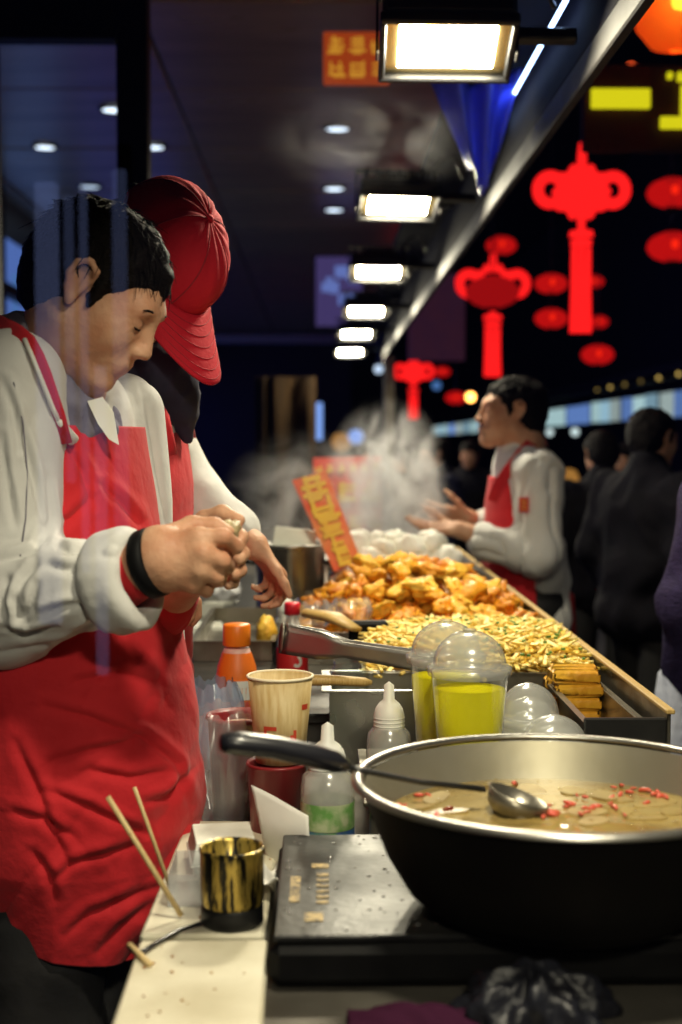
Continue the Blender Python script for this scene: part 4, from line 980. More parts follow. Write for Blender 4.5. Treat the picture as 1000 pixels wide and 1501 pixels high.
# dark spatula before the chicken
a, b = P(470, 905, 3.42), P(520, 925, 3.3)
o = MB().tube([P(448, 898, 2.95), P(490, 905, 2.92), P(522, 922, 2.85)], [(.010, .022), (.012, .030), (.006, .016)], 10, flat=(0, 0, 1)).build('wooden_spoon', M['wood'], None, True); tag(o, 'wooden spoon tucked between the soda bottle and chicken tray', 'spoon')
o = MB().bbox(P(540, 925, 2.9), (.085, .03, .045), .008).build('dark_scoop', M['black'], None); tag(o, 'small dark scoop at the corner of the pancake tray', 'scoop')
# steel pot screen behind the arm of the rear cook
t = thing('steel_pot', 'dull steel pot beyond the hand of the rear cook', 'pot', on(425, 4.0, ZT))
MB().lathe([(0, 0), (.095, 0), (.10, .02), (.105, .20), (.112, .206), (.103, .208), (.098, .02), (0, .015)], n=40).build('wall', M['steel'], t, True)
for s in (-1, 1): MB().tube([(s * .103, -.03, .15), (s * .135, -.02, .155), (s * .135, .02, .155), (s * .103, .03, .15)], .006, 8).build('handle', M['steel_dark'], t, True)
# red and yellow signboards
def signboard(pts, lb, rows, seed, m_='sign_red'):
    a, b, c, d = [Vector(p) for p in pts]             # top left, top right, bottom right, bottom left
    X = (b - a).normalized(); Zv = ((a - d) - X * X.dot(a - d)).normalized(); Yv = Zv.cross(X)
    R = Matrix((X, Yv, Zv)).transposed(); cen = (a + b + c + d) / 4; t = thing('price_sign', lb, 'sign', cen)
    MB(cen).prism([a, b, c, d], Yv * .0, Yv * .012).build('board', M[m_], t)
    w_ = (b - a).length; h = (a - d).length; mb = MB(cen)
    for z, s, n_ in rows:
        for i in range(n_):
            u = (i + .5) / n_; pos = a.lerp(b, u).lerp(d.lerp(c, u), z)
            glyph(mb, 0, 0, s, -.003, seed, .16, R, pos); seed += 1
    mb.build('lettering', M['sign_yellow'], t)
signboard((P(428, 704, 3.94), P(478, 690, 3.94), P(530, 822, 3.90), P(490, 838, 3.90)), 'tall leaning red sign with yellow characters beside the buns', [(.13, .085, 1), (.35, .08, 1), (.55, .07, 1), (.74, .06, 1), (.9, .05, 1)], 5, 'sign_orange')
signboard((P(459, 671, 5.25), P(560, 668, 5.25), P(560, 790, 5.25), P(459, 790, 5.25)), 'upright red sign with two rows of yellow characters behind the steam', [(.13, .035, 6), (.42, .085, 3), (.78, .06, 4)], 70)

# ------------------------------------------------------------------ people
def frame(psi, phi=0., roll=0.):
    f = Vector((math.cos(phi) * math.cos(psi), math.cos(phi) * math.sin(psi), -math.sin(phi))); l = Vector((-math.sin(psi), math.cos(psi), 0)); u = f.cross(l)
    R = Matrix((f, l, u)).transposed(); return R @ Matrix.Rotation(roll, 3, 'X') if roll else R
def head_sdf(sd, c, R, s=1., neck=None, nr=.055):
    c = Vector(c); T = lambda x, y, z: c + R @ Vector((x, y, z)) * s; A = np.array(R)
    E = lambda p, r, k=.02, op='+': sd.ell(T(*p), [v * s for v in r], A, k * s, op)
    Cp = lambda p, q, ra, rb, k=.02, op='+': sd.cap(T(*p), T(*q), ra * s, rb * s, k * s, op)
    E((-.018, 0, .027), (.095, .075, .080)); E((.03, 0, -.028), (.060, .060, .084), .03)
    for y in (-1, 1):
        Cp((.0, y * .048, -.058), (.058, y * .016, -.100), .024, .017, .03); E((.050, y * .036, -.032), (.030, .024, .032), .03)
    E((.077, 0, -.103), (.018, .021, .016), .02); Cp((.074, -.034, .016), (.074, .034, .016), .014, .014, .02)
    for y in (-1, 1): E((.096, y * .031, -.002), (.016, .017, .011), .012, '-')
    for y in (-1, 1): E((.074, y * .031, -.005), (.014, .015, .012), .006)
    Cp((.086, 0, .006), (.106, 0, -.034), .007, .0095, .012)
    for y in (-1, 1): E((.099, y * .012, -.037), (.011, .008, .008), .008)
    E((.075, 0, -.066), (.022, .028, .022), .02)
    Cp((.0925, -.017, -.063), (.0925, .017, -.063), .0050, .0050, .006); Cp((.0905, -.014, -.073), (.0905, .014, -.073), .0058, .0058, .006)
    for y in (-1, 1):
        E((-.008, y * .077, -.004), (.016, .007, .027), .008)
        hx = [(.010, .074, .010), (.008, .083, .024), (-.006, .088, .031), (-.020, .089, .020), (-.022, .088, .002), (-.014, .084, -.016), (-.003, .080, -.030)]
        for a_, b_ in zip(hx[:-1], hx[1:]): Cp((a_[0], y * a_[1], a_[2]), (b_[0], y * b_[1], b_[2]), .0048, .0048, .004)
        E((-.002, y * .080, -.028), (.008, .006, .010), .004); E((-.004, y * .089, .004), (.009, .008, .015), .004, '-')
    if neck is not None: sd.cap(T(-.028, 0, -.055), neck, .054 * s, nr, .03)
    return T
def hair_sdf(c, R, s=1., vox=.004, fringe=True, low=-.05):
    sd = Sdf(vox); c = Vector(c); T = lambda x, y, z: c + R @ Vector((x, y, z)) * s; A = np.array(R)
    sd.ell(T(-.022, 0, .030), (.103 * s, .085 * s, .087 * s), A); sd.ell(T(-.055, 0, -.015), (.066 * s, .076 * s, .08 * s), A, .03)
    sd.ell(T(.088, 0, -.060), (.075 * s, .12 * s, .108 * s), A, .012, '-'); sd.ell(T(.02, 0, -.095), (.07 * s, .12 * s, .062 * s), A, .01, '-')
    for y in (-1, 1):
        sd.ell(T(-.005, y * .092, -.012), (.024 * s, .026 * s, .036 * s), A, .008, '-'); sd.cap(T(.022, y * .074, .02), T(.020, y * .070, -.022), .009 * s, .005 * s, .008)
    rr = random.Random(3)
    if fringe:
        for k in range(15):
            y = -.062 + k * .0088; z = .060 - abs(y) * .25
            sd.cap(T(.066 - abs(y) * .55, y, z + .015), T(.088 - abs(y) * .75 + rr.uniform(-.003, .004), y + rr.uniform(-.006, .006), z - rr.uniform(.016, .036)), .010 * s, .0028 * s, .006)
    for k in range(26):
        a = rr.uniform(0, 6.28); e = rr.uniform(.1, 1.3); d = (math.cos(a) * math.cos(e), math.sin(a) * math.cos(e), math.sin(e))
        if d[0] > .55 and d[2] < .4: continue
        p = (-.022 + d[0] * .098, d[1] * .080, .030 + d[2] * .080); q = (p[0] + d[0] * .016 - .01, p[1] + d[1] * .014, p[2] + d[2] * .012 - .008); sd.cap(T(*p), T(*q), .009 * s, .003 * s, .008)
    return sd
def strands(par, off, c, R, s, n, seed):
    rr = random.Random(seed); c = Vector(c); mb = MB(off); cen = Vector((-.022, 0, .030))
    while n:
        d = Vector((rr.gauss(0, 1), rr.gauss(0, 1), rr.gauss(.25, 1))).normalized()
        if d.z < -.45 or (d.x > .1 and d.z < .02 + .48 * d.x) : continue
        n -= 1; p = cen + Vector((d.x * .102, d.y * .084, d.z * .085)); crown = Vector((-.06, 0, .1)); fl = (p - crown); fl = (fl - d * fl.dot(d)); fl = fl.normalized() if fl.length > 1e-4 else Vector((1, 0, 0))
        L = rr.uniform(.018, .040); jt = Vector((rr.uniform(-.3, .3), rr.uniform(-.3, .3), rr.uniform(-.3, .3)))
        pts = [p + d * .001, p + (fl + jt * .4) * L * .5 + d * rr.uniform(.002, .006), p + (fl + jt) * L + d * rr.uniform(-.002, .008) - Vector((0, 0, .004))]
        mb.tube([c + R @ q * s for q in pts], [.0013, .0010, .0003], 4, caps=False)
    mb.build('strand_layer', M['hair'], par, True)
def face_parts(par, c, R, s, off, closed=True):
    c = Vector(c); T = lambda x, y, z: c + R @ Vector((x, y, z)) * s
    for y in (-1, 1):
        MB(off).tube([T(.083, y * (.031 + a), -.008 - .002 * (1 - (a / .014) ** 2)) + R @ Vector((.0035 * (1 - (a / .016) ** 2), 0, 0)) for a in (-.014, -.008, 0, .008, .014)], [.0006, .0016, .0018, .0016, .0006], 6).build('eyelash_line', M['hair'], par, True)
        MB(off).tube([T(.0875 - .30 * max(0, a) , y * (.033 + a), .018 + .004 * (1 - (a / .02) ** 2)) for a in (-.018, -.009, 0, .009, .018)], [.0008, .0018, .002, .0018, .0008], 6).build('eyebrow', M['hair'], par, True)
    MB(off).tube([T(.0935, -.015, -.0675), T(.097, -.006, -.0670), T(.097, .006, -.0670), T(.0935, .015, -.0675)], [.0008, .0016, .0016, .0008], 6).build('mouth_line', M['lips'], par, True)
def hand_sdf(sd, wr, d, n, thumb, s=1., curl=(.5, .7, .5), spread=.06, tcurl=.3):
    """wr wrist, d finger direction, n palm normal, thumb = direction of the thumb side"""
    d = Vector(d).normalized(); t = Vector(thumb); t = (t - d * t.dot(d)).normalized(); n = Vector(n); n = (n - d * n.dot(d) - t * n.dot(t)).normalized(); wr = Vector(wr)
    for i in range(4):
        y = .030 - .020 * i; b = wr + (d * (.085 - .004 * abs(i - 1)) + t * y) * s; sd.cap(wr + (d * .01 + t * y * .6) * s, b, .015 * s, .0115 * s, .012)
        ls = [l * (.95, 1.05, .98, .78)[i] * s for l in (.042, .026, .021)]; ang = 0; p = b; dv = (d + t * (1.5 - i) * spread).normalized(); rad = [.0098 * s, .0090 * s, .0080 * s, .0068 * s]
        for j in range(3):
            ang += curl[j] * (1 + .12 * i); q = p + (dv * math.cos(ang) + n * math.sin(ang)) * ls[j]; sd.cap(p, q, rad[j], rad[j + 1], .004); p = q
    p = wr + (d * .022 + t * .026) * s; dv = (d * .70 + t * .66 + n * .25).normalized()
    for j, l in enumerate((.042, .033, .026)):
        q = p + dv * l * s; sd.cap(p, q, (.0135, .0108, .0098)[j] * s, (.0108, .0098, .0080)[j] * s, .008); p = q; dv = (dv + d * tcurl + n * tcurl * .5).normalized()
def apron(name, par, off, psi, levels, nt=70, nz=90, seed=1., slant=.0, amp=1., m_='apron', ha_bottom_rise=.06, lines=None):
    """wrapped cloth: levels = (z, cx, cy, forward radius, side radius, half angle in degrees), top first"""
    L = np.array(levels, float); zs = np.linspace(L[0, 0], L[-1, 0], nz); I = lambda c: np.interp(-zs, -L[:, 0], L[:, c])
    cx, cy, rf, rl, ha = I(1), I(2), I(3), I(4), np.radians(I(5)); t = np.linspace(-1, 1, nt)
    TH = ha[:, None] * t[None, :]; Z = zs[:, None] + 0 * TH; w = np.clip((zs[0] - zs) / (zs[0] - zs[-1]), 0, 1)[:, None]
    Z = Z + ha_bottom_rise * (t[None, :] ** 2) * w ** 4 + slant * (t[None, :] - .3) * w
    X = cx[:, None]; Y = cy[:, None]; f = np.array((math.cos(psi), math.sin(psi))); l = np.array((-math.sin(psi), math.cos(psi)))
    q = np.stack([np.broadcast_to(TH * .2, Z.shape).ravel(), Z.ravel() + 0.35 * np.abs(TH).ravel() * .2, 0 * Z.ravel()], 1)
    dsp = folds(q, 11., .004, (1, .55, 1), seed) * (.4 + 1.6 * w.repeat(nt, 1).ravel()) + folds(q, 5., .009, (1.2, .6, 1), seed + 7) * w.repeat(nt, 1).ravel() ** .7
    q2 = np.stack([q[:, 0] + .75 * q[:, 1], q[:, 1] - .5 * q[:, 0], q[:, 2]], 1); dsp = dsp + folds(q2, 7.5, .006, (.5, 2.0, 1), seed + 3) * np.clip(w.repeat(nt, 1).ravel() * 1.6, 0, 1)
    dsp = dsp + (creases(q2, 6.5, .016, (.5, 1.8, 1), seed + 13) + creases(q, 12, .006, (1, .6, 1), seed + 19)) * np.clip(w.repeat(nt, 1).ravel() * 1.8, .15, 1)
    dsp = (dsp * amp).reshape(Z.shape); c_, s_ = np.cos(TH), np.sin(TH)
    if lines:
        V0 = np.stack([(X + f[0] * rf[:, None] * c_ + l[0] * rl[:, None] * s_).ravel(), (Y + f[1] * rf[:, None] * c_ + l[1] * rl[:, None] * s_).ravel(), Z.ravel()], 1); dsp = dsp + crease_px(V0, lines, .0052, 5.5).reshape(Z.shape)
    PX = X + f[0] * (rf[:, None] + dsp) * c_ + l[0] * (rl[:, None] + dsp) * s_; PY = Y + f[1] * (rf[:, None] + dsp) * c_ + l[1] * (rl[:, None] + dsp) * s_
    mb = MB(); o = Vector(off); mb.v = [(a - o.x, b - o.y, c - o.z) for a, b, c in zip(PX.ravel(), PY.ravel(), Z.ravel())]
    mb.f = [(j * nt + i, (j + 1) * nt + i, (j + 1) * nt + i + 1, j * nt + i + 1) for j in range(nz - 1) for i in range(nt - 1)]
    ob = mb.build(name, M[m_], par, True, solid=.003); return ob, lambda th, z: Vector((np.interp(-z, -zs, cx) + f[0] * np.interp(-z, -zs, rf) * math.cos(th) + l[0] * np.interp(-z, -zs, rl) * math.sin(th),
                                                                                      np.interp(-z, -zs, cy) + f[1] * np.interp(-z, -zs, rf) * math.cos(th) + l[1] * np.interp(-z, -zs, rl) * math.sin(th), z))
def strap(par, off, pts, w=.016, nm='strap', m_='apron', normal=None):
    MB(off).tube(pts, [(.0025, w)] * len(pts), 10, flat=normal).build(nm, M[m_], par, True)
def legs(sd, pel, psi, z0, r=(.085, .06, .045), spread=.09, k=.03, step=.03):
    l = Vector((-math.sin(psi), math.cos(psi), 0)); f = Vector((math.cos(psi), math.sin(psi), 0))
    for s in (-1, 1):
        h = pel + l * s * spread; kn = Vector((h.x, h.y, (pel.z + z0) / 2 + .02)) + f * .02 + f * s * step; an = Vector((h.x, h.y, z0 + .08)) + f * s * step - f * .01
        sd.chain([h, kn, an], r, k); sd.cap(an + Vector((0, 0, -.035)), an + f * .15 + Vector((0, 0, -.05)), r[2] * .8, r[2] * .7, k)
from mathutils.bvhtree import BVHTree
def drape(objs):
    """finds the outer cloth surface on a sight line, so that straps and cords lie on the cloth"""
    trees = []
    for ob, off in objs:
        me = ob.data; off = Vector(off); trees.append(BVHTree.FromPolygons([v.co + off for v in me.vertices], [tuple(p.vertices) for p in me.polygons]))
    def f(px, py, lift):
        r = ray(px, py).normalized(); best = None
        for tr in trees:
            h = tr.ray_cast(EYE, r)
            if h[0] is not None and (best is None or h[3] < best[3]): best = h
        return best[0] - r * lift if best is not None else P(px, py, 1.9)
    return f
def shoes(par, off, pel, psi, z0, spread=.09, step=.03):
    l = Vector((-math.sin(psi), math.cos(psi), 0)); f = Vector((math.cos(psi), math.sin(psi), 0))
    for s in (-1, 1):
        a = pel + l * s * spread + f * s * step; a.z = z0 + .045; sd = Sdf(.012); sd.cap(a - f * .05, a + f * .15, .046, .040, .02); sd.build('shoe', M['black'], par, off)

def add_cap(t, root, hc, HR, hs):
    # cap
    Tl = lambda x, y, z: hc + HR @ Vector((x, y, z)) * hs
    cp = bpy.data.objects.new('cap', None); COL.objects.link(cp); cp.parent = t
    def crown(u, v):
        a = u * 2 * math.pi; e = v * math.pi / 2; ce_, se = math.cos(e) ** .72, math.sin(e) ** .9
        return Tl(-.012 + .116 * ce_ * math.cos(a) * (1 + .05 * math.cos(a)) + .012 * se, .093 * ce_ * math.sin(a), .042 - .020 * math.cos(a) * ce_ + .098 * se + .0016 * math.sin(13 * a + 3 * e))
    mb = MB(root); mb.grid(crown, 72, 22, True); mb.build('crown', M['cap'], cp, True, solid=.003)
    for k in range(6):
        a = (k + .5) / 6
        MB(root).tube([crown(a, v) + (crown(a, v) - Tl(-.01, 0, .04)).normalized() * .0022 for v in [i / 10 for i in range(11)]], .0013, 6).build('seam', mat('capseam%d' % k, (.36, .012, .022), .8), cp, True)
    MB(root).lathe([(0, .006), (.006, .005), (.009, .0), (0, -.002)], Tl(.0, 0, .1415), 14, HR).build('button', M['cap'], cp, True)
    def brim(u, v):
        a = (u - .5) * 2; an = a * 1.25; Lb = .004 + .112 * max(0, 1 - abs(a) ** 2.3) ** .62
        x = -.012 + .119 * math.cos(an) * (1 + .05 * math.cos(an)) + v * Lb * (.55 + .45 * math.cos(an)); y = .096 * math.sin(an) * (1 + .04 * v); z = .042 - .020 * math.cos(an) - v * .030 - .026 * (abs(a) ** 2) * (.3 + .7 * v) + .010 * math.cos(an)
        return Tl(x, y, z)
    mb = MB(root); mb.grid(brim, 40, 16); mb.build('brim', M['cap'], cp, True, solid=.0045)
    for v in (.16, .32, .48, .64, .8, .93): MB(root).tube([brim(u, v) + (HR @ Vector((0, 0, 1))) * .0028 for u in [.04 + i * .92 / 24 for i in range(25)]], .0007, 5).build('stitch_row', bpy.data.materials.get('capseam0'), cp, True)
    MB(root).tube([crown(((i - 12) / 12 * .22) % 1, .015) + (HR @ Vector((.0045, 0, .002))) for i in range(25)], .0016, 6).build('brim_seam', M['black'], cp, True)

Z0 = .10    # stall floor
# ---- front cook
def cook_front():
    psi = math.radians(-20); root = Vector((-.36, 2.02, Z0))
    t = thing('person', 'bare headed cook in red apron looking down at food in both hands', 'person', root)
    nk = P(84, 590, 1.99); hc = P(150, 424, 1.93); hs = .99; HR = frame(math.radians(-10), math.radians(38)); pel = Vector((-.365, 2.03, .98))
    shR, elR, wrR = P(14, 556, 1.87), P(-8, 884, 1.84), P(238, 820, 1.715); shL, elL, wrL = Vector((-.315, 2.19, 1.50)), P(200, 945, 2.14), P(266, 858, 1.94)
    b = Sdf(.0036); R = np.array(frame(psi))
    head_sdf(b, hc, HR, hs, nk, .062)
    b.ell((-.385, 2.02, 1.34), (.09, .15, .19), R, .05); b.ell((-.37, 2.03, 1.08), (.09, .14, .17), R, .05); b.ell(pel, (.095, .145, .11), R, .05)
    b.cap(nk, (-.385, 2.02, 1.42), .06, .08, .04)
    for a, e, wv in ((shR, elR, wrR), (shL, elL, wrL)): b.cap(a, e, .05, .04, .03); b.cap(e, wv, .042, .030, .02)
    legs(b, pel, psi, Z0)
    # right hand: back of the hand towards the counter's near end, fingers closed round the food
    q = lambda x, y, d: P(x, y, d)
    for kx, ky, kd in ((290, 787, 1.700), (298, 811, 1.690), (294, 836, 1.692), (283, 856, 1.702)): b.cap(q(240, 805 + (ky - 787) * .45, 1.715), q(kx, ky, kd), .0175, .0135, .012)
    b.cap(q(232, 802, 1.72), q(241, 836, 1.72), .027, .027, .012); b.cap(q(205, 832, 1.726), q(236, 820, 1.716), .034, .033, .02)
    b.chain([q(290, 787, 1.700), q(327, 787, 1.700), q(346, 801, 1.722), q(338, 806, 1.745)], [.0118, .0112, .0098, .0085], .005)
    b.chain([q(298, 811, 1.690), q(326, 822, 1.700), q(334, 830, 1.735), q(318, 832, 1.755)], [.0120, .0108, .0095, .0085], .005)
    b.chain([q(294, 836, 1.692), q(317, 846, 1.706), q(322, 850, 1.740), q(306, 852, 1.755)], [.0112, .0100, .0090, .0080], .005)
    b.chain([q(283, 856, 1.702), q(302, 865, 1.718), q(304, 867, 1.745), q(292, 866, 1.755)], [.0098, .0088, .0078, .0068], .005)
    b.chain([q(246, 788, 1.735), q(282, 771, 1.755), q(314, 771, 1.755), q(335, 779, 1.75)], [.0165, .0130, .0110, .0085], .008)
    # left hand behind it
    for kx, ky in ((302, 782), (310, 808), (308, 832), (302, 850)): b.cap(q(272, 850 + (ky - 816) * .4, 1.925), q(kx, ky, 1.845), .017, .0135, .012)
    b.chain([q(285, 790, 1.86), q(300, 762, 1.835), q(326, 752, 1.815), q(351, 762, 1.800)], [.0150, .0130, .0112, .0085], .006)
    b.chain([q(302, 782, 1.845), q(334, 772, 1.815), q(354, 787, 1.790), q(350, 796, 1.775)], [.0115, .0105, .0095, .0085], .005)
    b.chain([q(310, 808, 1.845), q(340, 800, 1.815), q(356, 812, 1.785), q(350, 820, 1.765)], [.0115, .0105, .0095, .0085], .005)
    b.chain([q(308, 832, 1.845), q(338, 826, 1.815), q(352, 836, 1.785), q(344, 842, 1.765)], [.0110, .0100, .0090, .0080], .005)
    b.chain([q(302, 850, 1.845), q(328, 846, 1.815), q(342, 854, 1.790), q(335, 858, 1.772)], [.0098, .0090, .0080, .0070], .005)
    b.build('body', M['skin'], t, root); face_parts(t, hc, HR, hs, root)
    hr_ = hair_sdf(hc, HR, hs * .985, .0042, True).build('hair', M['hair'], t, root, lambda v: .0025 * fbm(v * 90, 2)); strands(hr_, root, hc, HR, hs * .97, 900, 5)
    # jacket
    j = Sdf(.0045)
    j.ell((-.392, 2.02, 1.36), (.108, .178, .19), R, .06); j.ell((-.385, 2.03, 1.12), (.125, .175, .20), R, .06); j.ell((-.39, 2.02, 1.50), (.085, .155, .075), R, .06)
    cu = P(186, 848, 1.738)
    j.cap(shR, elR, .068, .078, .05); j.cap(elR, P(118, 860, 1.773), .078, .060, .04)
    j.cap(shL, elL, .068, .07, .05); j.cap(elL, P(222, 912, 2.07), .066, .05, .04)
    j.cap(P(120, 855, 1.77), P(126, 855, 1.768), .0, .0, .01)
    jl = [((0, 824), (24, 816), (52, 808), (62, 772)), ((20, 876), (36, 848), (56, 824)), ((24, 880), (32, 904), (48, 888), (56, 856)), ((72, 952), (116, 928), (152, 908)), ((28, 612), (40, 660), (52, 712), (60, 768)), ((2, 640), (10, 700), (22, 770)),
          ((70, 830), (100, 836), (130, 830)), ((60, 900), (96, 888), (130, 886)), ((5, 560), (20, 600), (28, 660)), ((0, 920), (40, 930), (80, 918)), ((12, 850), (4, 880), (10, 915)), ((66, 700), (72, 760), (66, 800)), ((84, 800), (104, 812), (122, 806))]
    def jd(v):
        up = np.clip((v[:, 2] - 1.27) / .09, 0, 1)
        d = folds(v, 6, .004, (1, 1, .6), 8.) + up * (creases(v, 9, .008, (1.4, 1.4, .3), 1., 4.)) + (1 - up) * creases(v, 10, .009, (.4, 1.1, 1.5), 6., 5.)
        return d + crease_px(v, jl, .006, 4.5)
    jo = j.build('jacket', M['jacket'], t, root, jd)
    # rolled cuff, red oversleeves and the black wrist band
    axc = (P(240, 818, 1.712) - P(214, 826, 1.722)).normalized()
    cuf = P(192, 850, 1.736); ax2 = (cuf - P(150, 858, 1.757)).normalized()
    sdc = Sdf(.004); n_ = 22; sid = ax2.cross(Vector((0, 0, 1))).normalized(); up2 = sid.cross(ax2)
    ring = [cuf + (up2 * math.cos(a) * 1.1 + sid * math.sin(a) * .95) * .050 + ax2 * .003 * math.sin(a * 3) for a in [2 * math.pi * i / n_ for i in range(n_ + 1)]]
    for i in range(n_): [sdc.cap(ring[i] + ax2 * q_, ring[i + 1] + ax2 * q_, .0085, .0085, .012) for q_ in (-.034, -.026, -.018, -.010, -.002, .004)]
    sdc.build('rolled_cuff', M['jacket'], t, root, lambda v: folds(v, 14, .005, (1.4, 1, .5), 5.) + creases(v, 18, .006, (.5, 1, 1), 2., 5.))
    MB(root).tube([cuf - ax2 * .026 + (up2 * math.cos(a) * 1.1 + sid * math.sin(a) * .95) * .0592 for a in [2 * math.pi * i / 40 for i in range(41)]], .0009, 5).build('cuff_stitching', M['collar'], t, True)
    os_ = Sdf(.004); os_.cap(P(160, 852, 1.752), P(196, 836, 1.732), .046, .040, .02); os_.build('red_oversleeve', M['apron'], t, root, lambda v: folds(v, 20, .003, (1.6, 1, .6), 3.))
    os_ = Sdf(.004); os_.cap(P(205, 930, 2.10), P(251, 876, 1.985), .050, .040, .02); os_.build('red_oversleeve', M['apron'], t, root, lambda v: folds(v, 20, .004, (1.6, 1, .6), 6.))
    bc0 = P(213, 828, 1.724); MB(root).tube([bc0 + axc * x for x in (0, .002, .010, .018, .020)], [.040, .0445, .045, .0445, .039], 32, caps=True).build('wrist_band', M['black'], t, True)
    # grey hood collar, shirt, apron
    co = Sdf(.0045); nd = (Vector(hc) - nk); ndir = (HR @ Vector((.25, 0, 1))).normalized(); cc = nk + Vector((.005, -.005, .03)); s1 = ndir.cross(Vector((0, 1, 0))).normalized(); s2 = s1.cross(ndir)
    for i in range(20):
        a0, a1 = 2 * math.pi * i / 20, 2 * math.pi * (i + 1) / 20; g_ = lambda a: cc + s1 * math.cos(a) * .085 + s2 * math.sin(a) * .082
        co.cap(g_(a0), g_(a1), .027, .027, .02); co.cap(g_(a0) - ndir * .035 + (g_(a0) - cc) * .25, g_(a1) - ndir * .035 + (g_(a1) - cc) * .25, .027, .027, .02)
    coo = co.build('hood_collar', M['collar'], t, root, lambda v: folds(v, 25, .006, (1, 1, 1), 1.))
    lv = [(1.475, -.385, 2.02, .104, .182, 40), (1.40, -.39, 2.02, .122, .190, 50), (1.30, -.388, 2.02, .140, .196, 62), (1.20, -.385, 2.02, .160, .200, 84), (1.10, -.378, 2.02, .180, .205, 112),
          (.97, -.368, 2.02, .195, .215, 128), (.85, -.358, 2.02, .178, .205, 128), (.715, -.345, 2.02, .125, .175, 122)]
    apl = [((64, 1036), (132, 1052), (208, 1080), (256, 1120), (276, 1180)), ((72, 1118), (132, 1100), (180, 1090), (204, 1078)), ((68, 1160), (120, 1180), (172, 1204), (216, 1224)), ((76, 1292), (108, 1266), (160, 1250), (200, 1240)),
           ((96, 1372), (132, 1340), (180, 1320), (240, 1296)), ((24, 1088), (52, 1152), (80, 1224), (100, 1264)), ((48, 1248), (72, 1280), (80, 1320)), ((208, 1176), (248, 1168), (280, 1132)), ((144, 1396), (176, 1356), (224, 1320)),
           ((148, 712), (176, 736), (204, 768)), ((66, 776), (104, 760), (132, 732)), ((110, 1000), (170, 985), (230, 1000)), ((20, 1190), (60, 1200), (110, 1230)), ((130, 1130), (190, 1140), (240, 1130)), ((90, 640), (120, 690), (135, 740))]
    ap, pf_ = apron('apron', t, root, psi, lv, 240, 260, 1.7, amp=.55, lines=apl)
    lay = drape([(jo, root), (coo, root), (ap, root)])
    strap(t, root, [lay(x, y, .004) for x, y in ((-20, 468), (0, 476), (22, 488), (40, 503), (52, 525), (62, 550), (72, 580), (82, 610), (92, 650))], .014, normal=(0, -1, .3))
    MB(root).tube([lay(x, y, .009) for x, y in ((36, 497), (46, 520), (56, 545), (68, 575), (78, 600), (88, 620))], .0034, 8).build('draw_cord', M['white_plastic'], t, True)
    MB(root).tube([lay(x, y, .011) for x, y in ((86, 616), (93, 626), (108, 646))], [.004, .0065, .0085], 8).build('cord_tassel', M['white_plastic'], t, True)
    for pts_ in (((138, 786), (146, 810), (153, 840), (156, 870), (152, 905)), ((20, 560), (34, 620), (40, 690), (38, 760), (30, 815))): MB(root).tube([lay(x, y, .0004) for x, y in pts_], .0011, 6).build('sleeve_seam', M['collar'], t, True)
    cpx = ((128, 588), (150, 582), (166, 604), (174, 652), (160, 644), (144, 622)); dm = min(lay(x, y, .006).y for x, y in cpx)
    MB(root).prism([P(x, y, dm + .0004 * (x - 128)) for x, y in cpx], (0, 0, 0), (0, .004, 0)).build('shirt_collar', M['white_plastic'], t)
    tr = Sdf(.009); tr.ell(pel, (.12, .175, .14), R, .05); legs(tr, pel, psi, Z0, (.105, .085, .07)); tr.build('trousers', M['trousers'], t, root, lambda v: folds(v, 10, .008, (1, 1, .8), 2.))
    shoes(t, root, pel, psi, Z0)
    # food being wrapped
    o = blob_mesh('wrapped_snack', mat('snack', (.70, .58, .34), .5, 0, (.30, .22, .10), 60, bump=.5), .024, .018, .013, .22, 3, 44); o.location = P(330, 781, 1.765); o.rotation_euler = (.3, -.5, .2)
    tag(o, 'small pale snack held in the fingers of the front cook', 'food')
cook_front()

